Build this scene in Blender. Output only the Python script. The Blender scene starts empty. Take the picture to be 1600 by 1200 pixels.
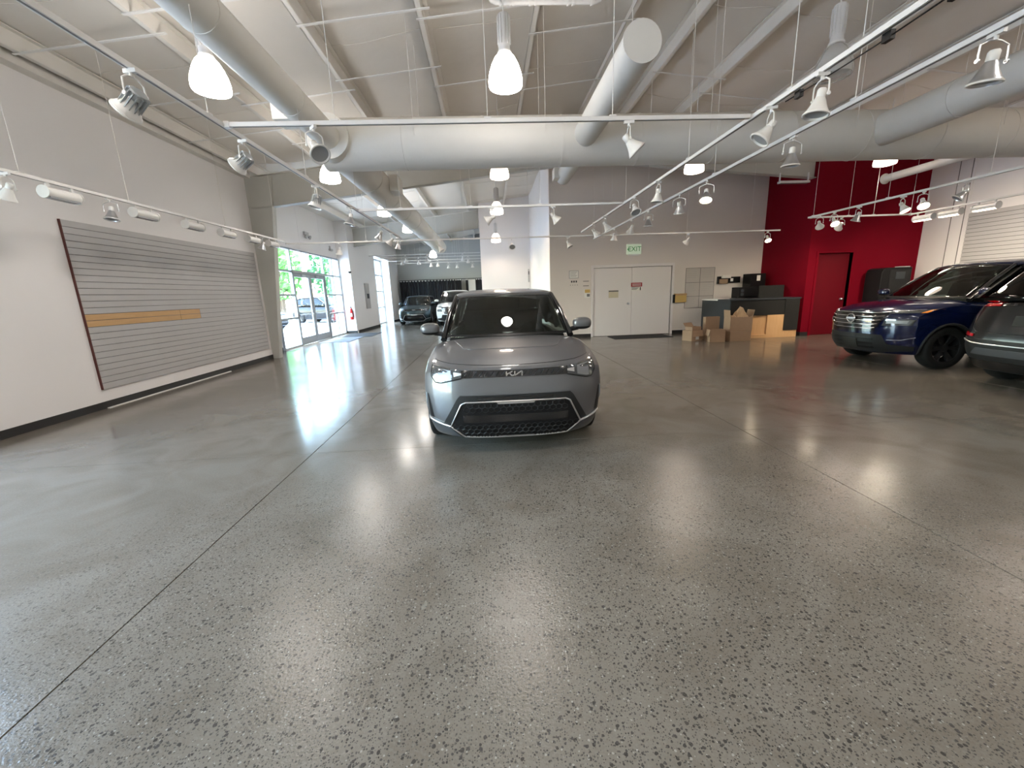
import bpy, math, random
import numpy as np
from mathutils import Vector, Matrix
from mathutils.bvhtree import BVHTree

random.seed(7)
SC = bpy.context.scene
COL = SC.collection
R_ = math.radians

# ------------------------------------------------------------------ camera
F_PX, YAW, PITCH, ROLL, CAM_H = 639.52, 0.0497456, -0.2185467, -0.0366325, 1.55
def cam_axes():
    cy, sy, cp, sp = math.cos(YAW), math.sin(YAW), math.cos(PITCH), math.sin(PITCH)
    r = Vector((cy, -sy, 0)); f = Vector((sy*cp, cy*cp, sp)); u = r.cross(f)
    c, s = math.cos(ROLL), math.sin(ROLL)
    return c*r + s*u, -s*r + c*u, f
AX_R, AX_U, AX_F = cam_axes()
CAM_POS = Vector((0, 0, CAM_H))
cam_data = bpy.data.cameras.new('camera')
cam_data.sensor_fit = 'HORIZONTAL'; cam_data.sensor_width = 36.0
cam_data.lens = 36.0 * F_PX / 1600.0
cam_data.clip_start = 0.05; cam_data.clip_end = 400
cam = bpy.data.objects.new('camera', cam_data); COL.objects.link(cam)
m = Matrix((( AX_R.x, AX_U.x, -AX_F.x, 0), (AX_R.y, AX_U.y, -AX_F.y, 0), (AX_R.z, AX_U.z, -AX_F.z, CAM_H), (0, 0, 0, 1)))
cam.matrix_world = m
SC.camera = cam
def ray(px, py):
    return AX_R*((px-800)/F_PX) - AX_U*((py-600)/F_PX) + AX_F
def onX(px, py, X): d = ray(px, py); return CAM_POS + d*(X/d.x)
def onY(px, py, Y): d = ray(px, py); return CAM_POS + d*(Y/d.y)
def onZ(px, py, Z): d = ray(px, py); return CAM_POS + d*((Z-CAM_H)/d.z)

# ------------------------------------------------------------------ world, sun, exposure
SKY_STRENGTH, SUN_POWER, EXPOSURE = 3.1, 17.0, 0.56
PENDANT_W, PENDANT_GLOW, SPOT_W = 98.0, 16.0, 66.0
world = bpy.data.worlds.new('World'); SC.world = world; world.use_nodes = True
wn = world.node_tree; wn.nodes.clear()
sky = wn.nodes.new('ShaderNodeTexSky'); sky.sky_type = 'NISHITA'
sky.sun_disc = False; sky.sun_elevation = R_(62); sky.sun_rotation = R_(-80)
sky.dust_density = .6; sky.air_density = 1.3; sky.ozone_density = 1.0
bg = wn.nodes.new('ShaderNodeBackground'); bg.inputs['Strength'].default_value = SKY_STRENGTH
wo = wn.nodes.new('ShaderNodeOutputWorld')
wn.links.new(sky.outputs[0], bg.inputs[0]); wn.links.new(bg.outputs[0], wo.inputs[0])
sun_d = bpy.data.lights.new('sun', 'SUN'); sun_d.energy = SUN_POWER; sun_d.angle = R_(0.6); sun_d.color = (1, .96, .9)
sun = bpy.data.objects.new('sun', sun_d); COL.objects.link(sun)
sun.rotation_euler = Vector((.30, .10, -1.0)).to_track_quat('-Z', 'Y').to_euler()
vs = SC.view_settings
vs.view_transform = 'Standard'; vs.look = 'None'; vs.exposure = EXPOSURE; vs.gamma = 1.0; vs.use_curve_mapping = False
cy = SC.cycles
cy.use_denoising = True; cy.sample_clamp_indirect = 6.0; cy.max_bounces = 8; cy.diffuse_bounces = 4; cy.glossy_bounces = 4
cy.transmission_bounces = 6; cy.transparent_max_bounces = 12; cy.caustics_reflective = False; cy.caustics_refractive = False
cy.blur_glossy = 0.5
def portal(name, c, sx, sy, direction):
    d = bpy.data.lights.new(name, 'AREA'); d.shape = 'RECTANGLE'; d.size = sx; d.size_y = sy
    d.cycles.is_portal = True
    o = bpy.data.objects.new(name, d); COL.objects.link(o); o.location = c
    o.rotation_euler = Vector(direction).to_track_quat('-Z', 'Y').to_euler()
portal('daylight_entry', (-6.66, 16.4, 1.65), 3.3, 6.0, (1, 0, 0))
portal('daylight_far_window', (-6.66, 25.2, 1.9), 3.7, 3.4, (1, 0, 0))
portal('daylight_near_window', (-6.36, 1.0, 1.6), 3.2, 6.2, (1, 0, 0))

# ------------------------------------------------------------------ materials
MATS = {}
def mat(name, col=(.8, .8, .8), rough=.5, metal=0.0, emit=None, estr=0.0, spec=.5, coat=0.0, trans=0.0, ior=1.45,
        noise=0.0, nscale=8.0, bump=0.0, bscale=40.0, alpha=1.0):
    if name in MATS: return MATS[name]
    M = bpy.data.materials.new(name); M.use_nodes = True
    nt = M.node_tree; b = nt.nodes['Principled BSDF']
    b.inputs['Base Color'].default_value = (*col, 1); b.inputs['Roughness'].default_value = rough
    b.inputs['Metallic'].default_value = metal; b.inputs['Specular IOR Level'].default_value = spec
    b.inputs['Coat Weight'].default_value = coat; b.inputs['Coat Roughness'].default_value = .03
    b.inputs['Transmission Weight'].default_value = trans; b.inputs['IOR'].default_value = ior
    b.inputs['Alpha'].default_value = alpha
    if emit: b.inputs['Emission Color'].default_value = (*emit, 1); b.inputs['Emission Strength'].default_value = estr
    tc = None
    if noise > 0 or bump > 0:
        tc = nt.nodes.new('ShaderNodeTexCoord')
    if noise > 0:
        n = nt.nodes.new('ShaderNodeTexNoise'); n.inputs['Scale'].default_value = nscale; n.inputs['Detail'].default_value = 5
        nt.links.new(tc.outputs['Object'], n.inputs['Vector'])
        mx = nt.nodes.new('ShaderNodeMix'); mx.data_type = 'RGBA'
        mx.inputs[6].default_value = (*[c*(1-noise) for c in col], 1); mx.inputs[7].default_value = (*[min(1, c*(1+noise)) for c in col], 1)
        nt.links.new(n.outputs['Fac'], mx.inputs[0]); nt.links.new(mx.outputs[2], b.inputs['Base Color'])
    if bump > 0:
        n = nt.nodes.new('ShaderNodeTexNoise'); n.inputs['Scale'].default_value = bscale; n.inputs['Detail'].default_value = 4
        nt.links.new(tc.outputs['Object'], n.inputs['Vector'])
        bp = nt.nodes.new('ShaderNodeBump'); bp.inputs['Strength'].default_value = bump; bp.inputs['Distance'].default_value = .02
        nt.links.new(n.outputs['Fac'], bp.inputs['Height']); nt.links.new(bp.outputs[0], b.inputs['Normal'])
    MATS[name] = M; return M

def wood_mat(name, c1, c2, scale=(1, 14, 14), rough=.45):
    M = mat(name, c1, rough); nt = M.node_tree; b = nt.nodes['Principled BSDF']
    tc = nt.nodes.new('ShaderNodeTexCoord'); mp = nt.nodes.new('ShaderNodeMapping'); mp.inputs['Scale'].default_value = scale
    n = nt.nodes.new('ShaderNodeTexNoise'); n.inputs['Scale'].default_value = 3; n.inputs['Detail'].default_value = 6; n.inputs['Distortion'].default_value = .6
    mx = nt.nodes.new('ShaderNodeMix'); mx.data_type = 'RGBA'; mx.inputs[6].default_value = (*c1, 1); mx.inputs[7].default_value = (*c2, 1)
    nt.links.new(tc.outputs['Object'], mp.inputs[0]); nt.links.new(mp.outputs[0], n.inputs['Vector'])
    nt.links.new(n.outputs['Fac'], mx.inputs[0]); nt.links.new(mx.outputs[2], b.inputs['Base Color'])
    return M

def concrete_mat():
    M = bpy.data.materials.new('polished_concrete'); M.use_nodes = True; MATS['concrete'] = M
    nt = M.node_tree; N = nt.nodes; L = nt.links; b = N['Principled BSDF']
    geo = N.new('ShaderNodeNewGeometry')
    def noise(s, d=4, w=None, dist=0.0):
        n = N.new('ShaderNodeTexNoise'); n.inputs['Scale'].default_value = s; n.inputs['Detail'].default_value = d
        n.inputs['Distortion'].default_value = dist; L.new(geo.outputs['Position'], n.inputs['Vector']); return n.outputs['Fac']
    def ramp(src, p0, p1, c0=(0, 0, 0), c1=(1, 1, 1)):
        r = N.new('ShaderNodeValToRGB'); r.color_ramp.elements[0].position = p0; r.color_ramp.elements[1].position = p1
        r.color_ramp.elements[0].color = (*c0, 1); r.color_ramp.elements[1].color = (*c1, 1); L.new(src, r.inputs[0]); return r.outputs[0]
    def mix(fac, a, c, mode='MIX'):
        x = N.new('ShaderNodeMix'); x.data_type = 'RGBA'; x.blend_type = mode
        for sock, val in ((0, fac), (6, a), (7, c)):
            if isinstance(val, (int, float)): x.inputs[sock].default_value = val
            elif isinstance(val, tuple): x.inputs[sock].default_value = (*val, 1)
            else: L.new(val, x.inputs[sock])
        return x.outputs[2]
    def math_(op, a, c=None):
        x = N.new('ShaderNodeMath'); x.operation = op
        for k, val in enumerate((a, c)):
            if val is None: continue
            if isinstance(val, (int, float)): x.inputs[k].default_value = val
            else: L.new(val, x.inputs[k])
        return x.outputs[0]
    base = mix(ramp(noise(.45, 5, dist=.5), .25, .75), (.145, .127, .103), (.178, .161, .138))
    base = mix(math_('MULTIPLY', ramp(noise(1.5, 7, dist=1.4), .38, .72), .75), base, (.105, .088, .066))
    base = mix(math_('MULTIPLY', ramp(noise(90, 3), .45, .75), .3), base, (.215, .20, .18))
    # where the grinding has opened the surface: round the middle of the hall, patchy at its edge
    sep = N.new('ShaderNodeSeparateXYZ'); L.new(geo.outputs['Position'], sep.inputs[0])
    dx = math_('SUBTRACT', sep.outputs[0], .6); dy = math_('SUBTRACT', sep.outputs[1], .6)
    dist = math_('SQRT', math_('ADD', math_('MULTIPLY', math_('MULTIPLY', dx, dx), .8), math_('MULTIPLY', dy, dy)))
    dist = math_('ADD', dist, math_('MULTIPLY', math_('SUBTRACT', noise(.5, 4), .5), 2.0))
    mask = ramp(dist, 0.0, 1.0, (1, 1, 1), (0, 0, 0))
    mr = N.new('ShaderNodeMapRange'); L.new(dist, mr.inputs[0]); mr.inputs[1].default_value = 2.0; mr.inputs[2].default_value = 4.2
    mr.inputs[3].default_value = 1.0; mr.inputs[4].default_value = 0.06; mr.interpolation_type = 'SMOOTHSTEP'
    mask = mr.outputs[0]
    col = base
    for sc_, size, keep, lo, hi in ((48, .33, .66, (.012, .011, .010), (.055, .05, .045)), (78, .34, .60, (.016, .015, .014), (.065, .06, .055)),
                                    (70, .28, .80, (.22, .21, .19), (.34, .32, .29)), (125, .38, .52, (.03, .027, .025), (.085, .078, .07))):
        v = N.new('ShaderNodeTexVoronoi'); v.inputs['Scale'].default_value = sc_; v.inputs['Randomness'].default_value = 1.0
        wob = N.new('ShaderNodeVectorMath'); wob.operation = 'ADD'
        nn = N.new('ShaderNodeTexNoise'); nn.inputs['Scale'].default_value = sc_*1.1; L.new(geo.outputs['Position'], nn.inputs['Vector'])
        sc2 = N.new('ShaderNodeVectorMath'); sc2.operation = 'SCALE'; sc2.inputs['Scale'].default_value = .5/sc_
        L.new(nn.outputs['Color'], sc2.inputs[0]); L.new(geo.outputs['Position'], wob.inputs[0]); L.new(sc2.outputs[0], wob.inputs[1])
        mp = N.new('ShaderNodeMapping'); mp.inputs['Location'].default_value = (sc_*.37, sc_*.11, .3); L.new(wob.outputs[0], mp.inputs[0])
        L.new(mp.outputs[0], v.inputs['Vector'])
        vs_ = N.new('ShaderNodeSeparateColor'); L.new(v.outputs['Color'], vs_.inputs[0])
        has = math_('GREATER_THAN', vs_.outputs[0], keep)
        rad = math_('MULTIPLY', math_('ADD', math_('MULTIPLY', vs_.outputs[1], .7), .55), size)
        inside = math_('LESS_THAN', v.outputs['Distance'], rad)
        fac = math_('MULTIPLY', math_('MULTIPLY', has, inside), mask)
        col = mix(math_('MULTIPLY', fac, .95), col, mix(vs_.outputs[2], lo, hi))
    L.new(col, b.inputs['Base Color'])
    rr = math_('ADD', math_('MULTIPLY', mask, .06), math_('ADD', .09, math_('MULTIPLY', noise(1.7, 6, dist=1.0), .16)))
    L.new(rr, b.inputs['Roughness'])
    b.inputs['Specular IOR Level'].default_value = .42
    bp = N.new('ShaderNodeBump'); bp.inputs['Strength'].default_value = .55; bp.inputs['Distance'].default_value = .003
    L.new(math_('MULTIPLY', noise(75, 3), math_('ADD', math_('MULTIPLY', mask, .95), .05)), bp.inputs['Height']); L.new(bp.outputs[0], b.inputs['Normal'])
    return M
concrete_mat()
mat('white_wall', (.765, .74, .73), .6, noise=.03, nscale=.9)
mat('beige_wall', (.74, .68, .635), .6, noise=.03, nscale=.8)
mat('red_wall', (.17, .001, .010), .75, spec=.12, noise=.06, nscale=1.2)
mat('red_door', (.12, .002, .008), .6, spec=.2)
mat('grey_wall', (.40, .41, .395), .7)
mat('ceiling', (.70, .66, .605), .75, noise=.05, nscale=1.3, bump=.6, bscale=2.2)
mat('steel_paint_shaded', (.47, .465, .43), .55, noise=.05, nscale=3)  # rafter and column steel, darkened in colour for the weaker light there
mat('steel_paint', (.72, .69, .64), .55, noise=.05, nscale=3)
mat('duct_paint', (.70, .672, .615), .5, noise=.03, nscale=4, bump=.05, bscale=30)
mat('black_rubber', (.018, .017, .017), .55)
mat('white_paint', (.72, .71, .69), .4)
mat('track_white', (.66, .65, .63), .35)
mat('door_white', (.80, .76, .75), .45)
mat('slat_grey', (.43, .42, .415), .5, noise=.04, nscale=5)
mat('dark_grey', (.16, .155, .15), .6)  # plain dark grey for slat backing, seams, slots and printed lines
mat('mdf_edge', (.10, .03, .025), .6)
wood_mat('raw_wood', (.46, .27, .11), (.58, .37, .18), (12, 1, 12))
wood_mat('maple', (.62, .36, .16), (.74, .47, .24), (9, 9, 1))
mat('slate', (.038, .044, .051), .45, spec=.3)
mat('slate_dark', (.024, .024, .023), .5, spec=.25)
mat('cardboard', (.34, .23, .15), .8, noise=.08, nscale=10)
mat('cardboard_in', (.20, .12, .07), .85)
mat('paper', (.82, .80, .76), .7)
mat('kraft', (.42, .28, .16), .7, noise=.1, nscale=14, bump=.5, bscale=25)
mat('manila', (.62, .42, .14), .7)
mat('black_plastic', (.009, .009, .010), .4, spec=.2)
mat('dark_plastic', (.016, .0165, .0175), .5, spec=.25)
mat('aluminium', (.42, .44, .45), .35, .6)
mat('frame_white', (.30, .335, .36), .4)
mat('chrome', (.82, .82, .83), .12, 1.0)
mat('satin_chrome', (.62, .63, .65), .28, 1.0)
mat('red_paint', (.55, .02, .02), .35)
mat('mat_fabric', (.02, .02, .021), .9)
mat('mat_grey', (.14, .15, .17), .9)
mat('curtain', (.012, .013, .018), .8)
mat('tyre', (.010, .010, .010), .75, spec=.2)
mat('rim_silver', (.42, .43, .44), .3, .9)
mat('rim_dark', (.05, .05, .053), .3, .8)
mat('interior', (.016, .017, .018), .7)
mat('seat', (.022, .023, .025), .65)
mat('lens', (.05, .055, .06), .06, spec=.8, coat=1.0)
mat('reflector', (.22, .23, .25), .5, .9)
mat('amber', (.8, .25, .02), .25, coat=.6)
mat('tail_red', (.45, .006, .012), .12, coat=1.0)
mat('gloss_black', (.008, .008, .009), .12, coat=.6)
mat('sign_red', (.35, .02, .03), .5)
mat('ink', (.05, .05, .055), .6)
mat('exit_green', (.03, .30, .06), .5)
mat('exit_face', (.62, .70, .58), .5, emit=(.75, 1, .7), estr=.15)
mat('asphalt', (.46, .46, .48), .9, noise=.1, nscale=2)
mat('pale_render', (.8, .8, .78), .8)
mat('bark', (.12, .08, .05), .9)
mat('leaf_mid', (.13, .33, .07), .7, noise=.45, nscale=3)
mat('leaf_pale', (.25, .42, .10), .7, noise=.4, nscale=3)
mat('leaf_deep', (.06, .20, .07), .7, noise=.45, nscale=3)
def glass_mat(name, tint, mixf):
    M = bpy.data.materials.new(name); M.use_nodes = True; nt = M.node_tree; nt.nodes.clear(); MATS[name] = M
    o = nt.nodes.new('ShaderNodeOutputMaterial'); t = nt.nodes.new('ShaderNodeBsdfTransparent'); t.inputs[0].default_value = (*tint, 1)
    g = nt.nodes.new('ShaderNodeBsdfGlossy'); g.inputs['Roughness'].default_value = .015
    lw = nt.nodes.new('ShaderNodeLayerWeight'); lw.inputs[0].default_value = .5
    pw = nt.nodes.new('ShaderNodeMath'); pw.operation = 'POWER'; pw.inputs[1].default_value = 4.0
    fr = nt.nodes.new('ShaderNodeMapRange'); fr.inputs[3].default_value = mixf; fr.inputs[4].default_value = .9
    nt.links.new(lw.outputs['Facing'], pw.inputs[0]); nt.links.new(pw.outputs[0], fr.inputs[0])
    mx = nt.nodes.new('ShaderNodeMixShader')
    nt.links.new(fr.outputs[0], mx.inputs[0]); nt.links.new(t.outputs[0], mx.inputs[1]); nt.links.new(g.outputs[0], mx.inputs[2]); nt.links.new(mx.outputs[0], o.inputs[0])
    return M
glass_mat('window_glass', (.93, .97, .96), .02)
glass_mat('car_glass', (.42, .47, .45), .045)
glass_mat('car_glass_dark', (.12, .13, .13), .045)
def paint_mat(name, col, rough=.32, metal=.55, coat=.7):
    M = mat(name, col, rough, metal, coat=coat); return M
paint_mat('paint_grey', (.092, .092, .099), .4, .3)
paint_mat('paint_grey_low', (.075, .08, .09), .45, .4, .3)
paint_mat('paint_teal', (.035, .055, .06), .3, .5)
paint_mat('paint_blue', (.002, .006, .036), .16, .2, .6)
paint_mat('paint_white', (.72, .72, .72), .35, 0)
paint_mat('paint_black', (.006, .0065, .0075), .2, .0, 0.0)
paint_mat('paint_silver', (.35, .40, .44), .35, .6)
mat('shade_lit', (.9, .9, .9), .3, emit=(1, .93, .86), estr=PENDANT_GLOW)
mat('shade_lit_dim', (.9, .85, .8), .3, emit=(1, .80, .66), estr=PENDANT_GLOW*.3)
mat('shade_off', (.75, .73, .7), .2, alpha=.35)
mat('ballast_paint', (.66, .65, .64), .35)
mat('bulb_lit', (1, .9, .7), .3, emit=(1, .82, .58), estr=26)
mat('wash_lit', (1, .9, .75), .3, emit=(1, .84, .66), estr=5)
mat('bulb_off', (.28, .29, .30), .2)

# ------------------------------------------------------------------ mesh tools
class MB:
    def __init__(s): s.v = []; s.f = []; s.m = []
    def add(s, vs_, fs, mi=0):
        o = len(s.v); s.v += [tuple(v) for v in vs_]; s.f += [tuple(i+o for i in f) for f in fs]; s.m += [mi]*len(fs); return s
    def box(s, x0, x1, y0, y1, z0, z1, mi=0):
        return s.add([(x0, y0, z0), (x1, y0, z0), (x1, y1, z0), (x0, y1, z0), (x0, y0, z1), (x1, y0, z1), (x1, y1, z1), (x0, y1, z1)],
                     [(0, 3, 2, 1), (4, 5, 6, 7), (0, 1, 5, 4), (1, 2, 6, 5), (2, 3, 7, 6), (3, 0, 4, 7)], mi)
    def obox(s, c, size, M3=None, mi=0):
        h = [d/2 for d in size]; M3 = M3 or Matrix.Identity(3); c = Vector(c)
        vs_ = [c + M3 @ Vector((x*h[0], y*h[1], z*h[2])) for z in (-1, 1) for x, y in ((-1, -1), (1, -1), (1, 1), (-1, 1))]
        return s.add(vs_, [(0, 3, 2, 1), (4, 5, 6, 7), (0, 1, 5, 4), (1, 2, 6, 5), (2, 3, 7, 6), (3, 0, 4, 7)], mi)
    def hexa(s, bot, top, mi=0):
        return s.add(list(bot)+list(top), [(3, 2, 1, 0), (4, 5, 6, 7), (0, 1, 5, 4), (1, 2, 6, 5), (2, 3, 7, 6), (3, 0, 4, 7)], mi)
    def tube(s, pts, r, n=8, closed=False, mi=0):
        pts = [Vector(p) for p in pts]; N = len(pts); rs = r if isinstance(r, (list, tuple)) else [r]*N
        vs_ = []; up = None
        for i, p in enumerate(pts):
            if closed: t = pts[(i+1) % N] - pts[i-1]
            else: t = pts[min(i+1, N-1)] - pts[max(i-1, 0)]
            t.normalize()
            if up is None:
                a = Vector((0, 0, 1)) if abs(t.z) < .9 else Vector((1, 0, 0)); up = a - t*a.dot(t)
            else: up = up - t*up.dot(t)
            up.normalize(); b = t.cross(up)
            vs_ += [p + (up*math.cos(k*2*math.pi/n) + b*math.sin(k*2*math.pi/n))*rs[i] for k in range(n)]
        fs = []
        for i in range(N if closed else N-1):
            j = (i+1) % N
            fs += [(i*n+k, i*n+(k+1) % n, j*n+(k+1) % n, j*n+k) for k in range(n)]
        if not closed: fs += [tuple(range(n-1, -1, -1)), tuple(range((N-1)*n, N*n))]
        return s.add(vs_, fs, mi)
    def lathe(s, prof, n=24, M4=None, mi=0, cap=True):
        M4 = M4 or Matrix.Identity(4); vs_ = []; N = len(prof)
        for r, z in prof:
            vs_ += [M4 @ Vector((r*math.cos(k*2*math.pi/n), r*math.sin(k*2*math.pi/n), z)) for k in range(n)]
        fs = [(i*n+k, i*n+(k+1) % n, (i+1)*n+(k+1) % n, (i+1)*n+k) for i in range(N-1) for k in range(n)]
        if cap: fs += [tuple(range(n-1, -1, -1)), tuple(range((N-1)*n, N*n))]
        return s.add(vs_, fs, mi)
    def prism(s, poly, fn, d0, d1, mi=0):
        n = len(poly); vs_ = [fn(a, b, d0) for a, b in poly] + [fn(a, b, d1) for a, b in poly]
        fs = [tuple(range(n-1, -1, -1)), tuple(range(n, 2*n))] + [(i, (i+1) % n, n+(i+1) % n, n+i) for i in range(n)]
        return s.add(vs_, fs, mi)
    def grid(s, nu, nv, fn, mi=0):
        vs_ = [fn(i/nu, j/nv) for j in range(nv+1) for i in range(nu+1)]; w = nu+1
        return s.add(vs_, [(j*w+i, j*w+i+1, (j+1)*w+i+1, (j+1)*w+i) for j in range(nv) for i in range(nu)], mi)
    def mesh(s, name, mats, smooth=True, angle=32):
        me = bpy.data.meshes.new(name); me.from_pydata(s.v, [], s.f)
        for mm in (mats if isinstance(mats, (list, tuple)) else [mats]): me.materials.append(MATS[mm] if isinstance(mm, str) else mm)
        if any(s.m): me.polygons.foreach_set('material_index', s.m)
        fix_normals(me)
        me.polygons.foreach_set('use_smooth', [bool(smooth)]*len(me.polygons))
        if smooth: me.set_sharp_from_angle(angle=R_(angle))
        me.update(); return me
    def build(s, name, mats, parent=None, loc=(0, 0, 0), smooth=True, angle=32, bevel=0, solid=0, fixn=True):
        me = s.mesh(name, mats, smooth, angle)
        return obj(name, me, parent, loc, bevel, solid)
def fix_normals(me):
    import bmesh
    bm = bmesh.new(); bm.from_mesh(me); bmesh.ops.recalc_face_normals(bm, faces=bm.faces[:]); bm.to_mesh(me); bm.free()
def obj(name, me, parent=None, loc=(0, 0, 0), bevel=0, solid=0):
    o = bpy.data.objects.new(name, me); COL.objects.link(o); o.location = loc
    if parent is not None: o.parent = parent
    if solid:
        md = o.modifiers.new('solid', 'SOLIDIFY'); md.thickness = solid; md.offset = 0
    if bevel:
        md = o.modifiers.new('bevel', 'BEVEL'); md.width = bevel; md.segments = 2; md.limit_method = 'ANGLE'; md.angle_limit = R_(40)
    return o
def tag(o, label=None, cat=None, group=None, kind=None):
    if label: o['label'] = label
    if cat: o['category'] = cat
    if group: o['group'] = group
    if kind: o['kind'] = kind
    return o
def thing(name, label, cat, loc=(0, 0, 0), rz=0, group=None, kind=None):
    o = bpy.data.objects.new(name, None); COL.objects.link(o); o.location = loc; o.rotation_euler = (0, 0, rz)
    o.empty_display_size = .1
    return tag(o, label, cat, group, kind)
def dup(o, parent=None):
    c = o.copy(); COL.objects.link(c)
    if parent is not None: c.parent = parent
    for ch in [x for x in KIDS.get(o.name, list(o.children))]: dup(ch, c)
    return c
KIDS = {}
def lerp(t, x):
    if x <= t[0][0]: return t[0][1]
    for (a, va), (b, vb) in zip(t, t[1:]):
        if x <= b: return va + (vb-va)*(x-a)/(b-a)
    return t[-1][1]
ORD = ['nearest', 'second', 'third', 'fourth', 'fifth', 'sixth', 'seventh', 'eighth', 'ninth', 'tenth', 'eleventh', 'twelfth']
# ================================================================== the room
XL, XR, XE = -6.10, 12.5, -6.62            # left wall, right wall, set-back entry wall
Y0, YB, YR, YF, YC = -5.0, 13.75, 11.70, 29.5, 20.0
RIDGE = 3.0
def deck(x):                                # underside of the roof insulation
    return 4.93 + .115*(x-XL) if x < RIDGE else 4.93 + .115*(RIDGE-XL) - .10*(x-RIDGE)

# ---- floor: ground slab with saw-cut joints
floor = tag(MB().box(XL-.9, XR+.2, Y0-.2, YF+.2, -.30, -.035).build('floor', 'black_rubber', smooth=False),
            'polished grey concrete floor with saw-cut joints', 'floor', kind='structure')
gx_ = [XL-.9, -1.89, 2.70, 7.30, XR+.2]; gy_ = [Y0-.2, 4.11, 13.3, 22.5, YF+.2]
for i in range(4):
    for j in range(4):
        MB().box(gx_[i]+.0045, gx_[i+1]-.0045, gy_[j]+.003, gy_[j+1]-.003, -.034, 0).build('slab', 'concrete', floor, smooth=False)

# ---- walls
def wallbox(name, boxes, m, label, kind='structure'):
    b = MB()
    for q in boxes: b.box(*q)
    return tag(b.build(name, m, smooth=False), label, 'wall', kind=kind)
H = 5.0
left = wallbox('wall_left', [(XL-.25, XL, Y0, -1.9, 0, H), (XL-.25, XL, -1.9, 4.2, 3.2, H), (XL-.25, XL, 4.2, 11.75, 0, H),
    (XE-.25, XE, 11.75, 13.45, 0, H), (XE-.25, XE, 13.45, 19.4, 3.32, H), (XE-.25, XL, 19.4, 19.62, 0, H+.1), (XL-.25, XL, 19.62, 23.55, 0, H),
    (XL-.25, XL, 23.55, 26.95, 3.8, H), (XL-.25, XL, 26.95, YF, 0, H), (XE-.2, XL-.25, 23.4, 23.55, 0, 4), (XE-.2, XL-.25, 26.95, 27.1, 0, 4),
    (XE-.2, XL-.25, 23.55, 26.95, 3.8, 4), (XE-.2, XL-.25, 11.75, 11.85, 0, H)], 'white_wall', 'white left wall stepping back around the glazed entrance')
for k in range(4):                       # painted sheets over the entrance
    y = 11.95 + k*1.9
    MB().box(XE, XE+.012, y, y+1.885, 3.36, 4.9).build('wall_panel', 'white_wall', left, smooth=False)
back = wallbox('wall_back', [(2.06, 3.50, YB, YB+.2, 0, 6.1), (3.50, 6.14, YB, YB+.2, 2.25, 6.1), (6.14, 9.3, YB, YB+.2, 0, 6.1)], 'beige_wall', 'beige wall holding the wide white double door')
wallbox('wall_center', [(2.06, 2.2, YB+.2, YC, 0, 6.1), (-.25, 2.06, YC, YC+.2, 0, 6.0), (-.25, -.1, YC+.2, YF, 0, 5.9)], 'white_wall', 'white partition wall behind the grey hatchback catching daylight')
red = wallbox('wall_red', [(9.2, 9.4, YR, YB, 0, 5.4), (9.4, 9.50, YR, YR+.2, 0, 5.4), (9.50, 10.52, YR, YR+.2, 2.34, 5.4), (10.52, XR, YR, YR+.2, 0, 5.4)],
              'red_wall', 'crimson red accent wall behind the reception desk')
right = wallbox('wall_right', [(XR, XR+.2, Y0, YR+.2, 0, 5.2)], 'white_wall', 'white right wall beside the red wall')
for y in (10.98, 10.68): MB().box(XR-.012, XR, y-.006, y+.006, 0, 4.95).build('panel_seam', 'dark_grey', right, smooth=False)
wallbox('wall_rear', [(XL-.25, XR+.2, Y0-.2, Y0, 0, 6.0)], 'white_wall', 'white wall behind the viewpoint')
wallbox('wall_far', [(XL-.25, -.1, YF, YF+.2, 0, 5.8)], 'grey_wall', 'dark grey far wall above the black curtains')

# ---- baseboards
def base(name, boxes, label):
    b = MB()
    for q in boxes: b.box(*q)
    tag(b.build(name, 'black_rubber', smooth=False), label, 'baseboard', kind='structure')
base('baseboard_left', [(XL, XL+.015, Y0, -1.9, 0, .11), (XL, XL+.015, 4.2, 11.75, 0, .11), (XL, XL+.015, 19.6, 23.55, 0, .11), (XL, XL+.015, 26.95, YF, 0, .11),
                        (XE, XE+.015, 11.95, 13.42, 0, .11), (XE+.05, XL+.015, 19.385, 19.4, 0, .11)], 'black rubber baseboard along the white left wall')
base('baseboard_back', [(2.06, 3.42, YB-.015, YB, 0, .11), (6.23, 9.2, YB-.015, YB, 0, .11)], 'black rubber baseboard under the beige wall')
base('baseboard_red', [(9.185, 9.2, YR-.015, YB, 0, .11), (9.2, 9.42, YR-.015, YR, 0, .11), (10.6, XR, YR-.015, YR, 0, .11)], 'black rubber baseboard under the red wall')
base('baseboard_right', [(XR-.015, XR, Y0, YR, 0, .11)], 'black rubber baseboard under the right wall')
base('baseboard_center', [(2.045, 2.06, YB-.015, YC, 0, .11), (-.25, 2.06, YC-.015, YC, 0, .11)], 'black rubber baseboard under the white partition')

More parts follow.
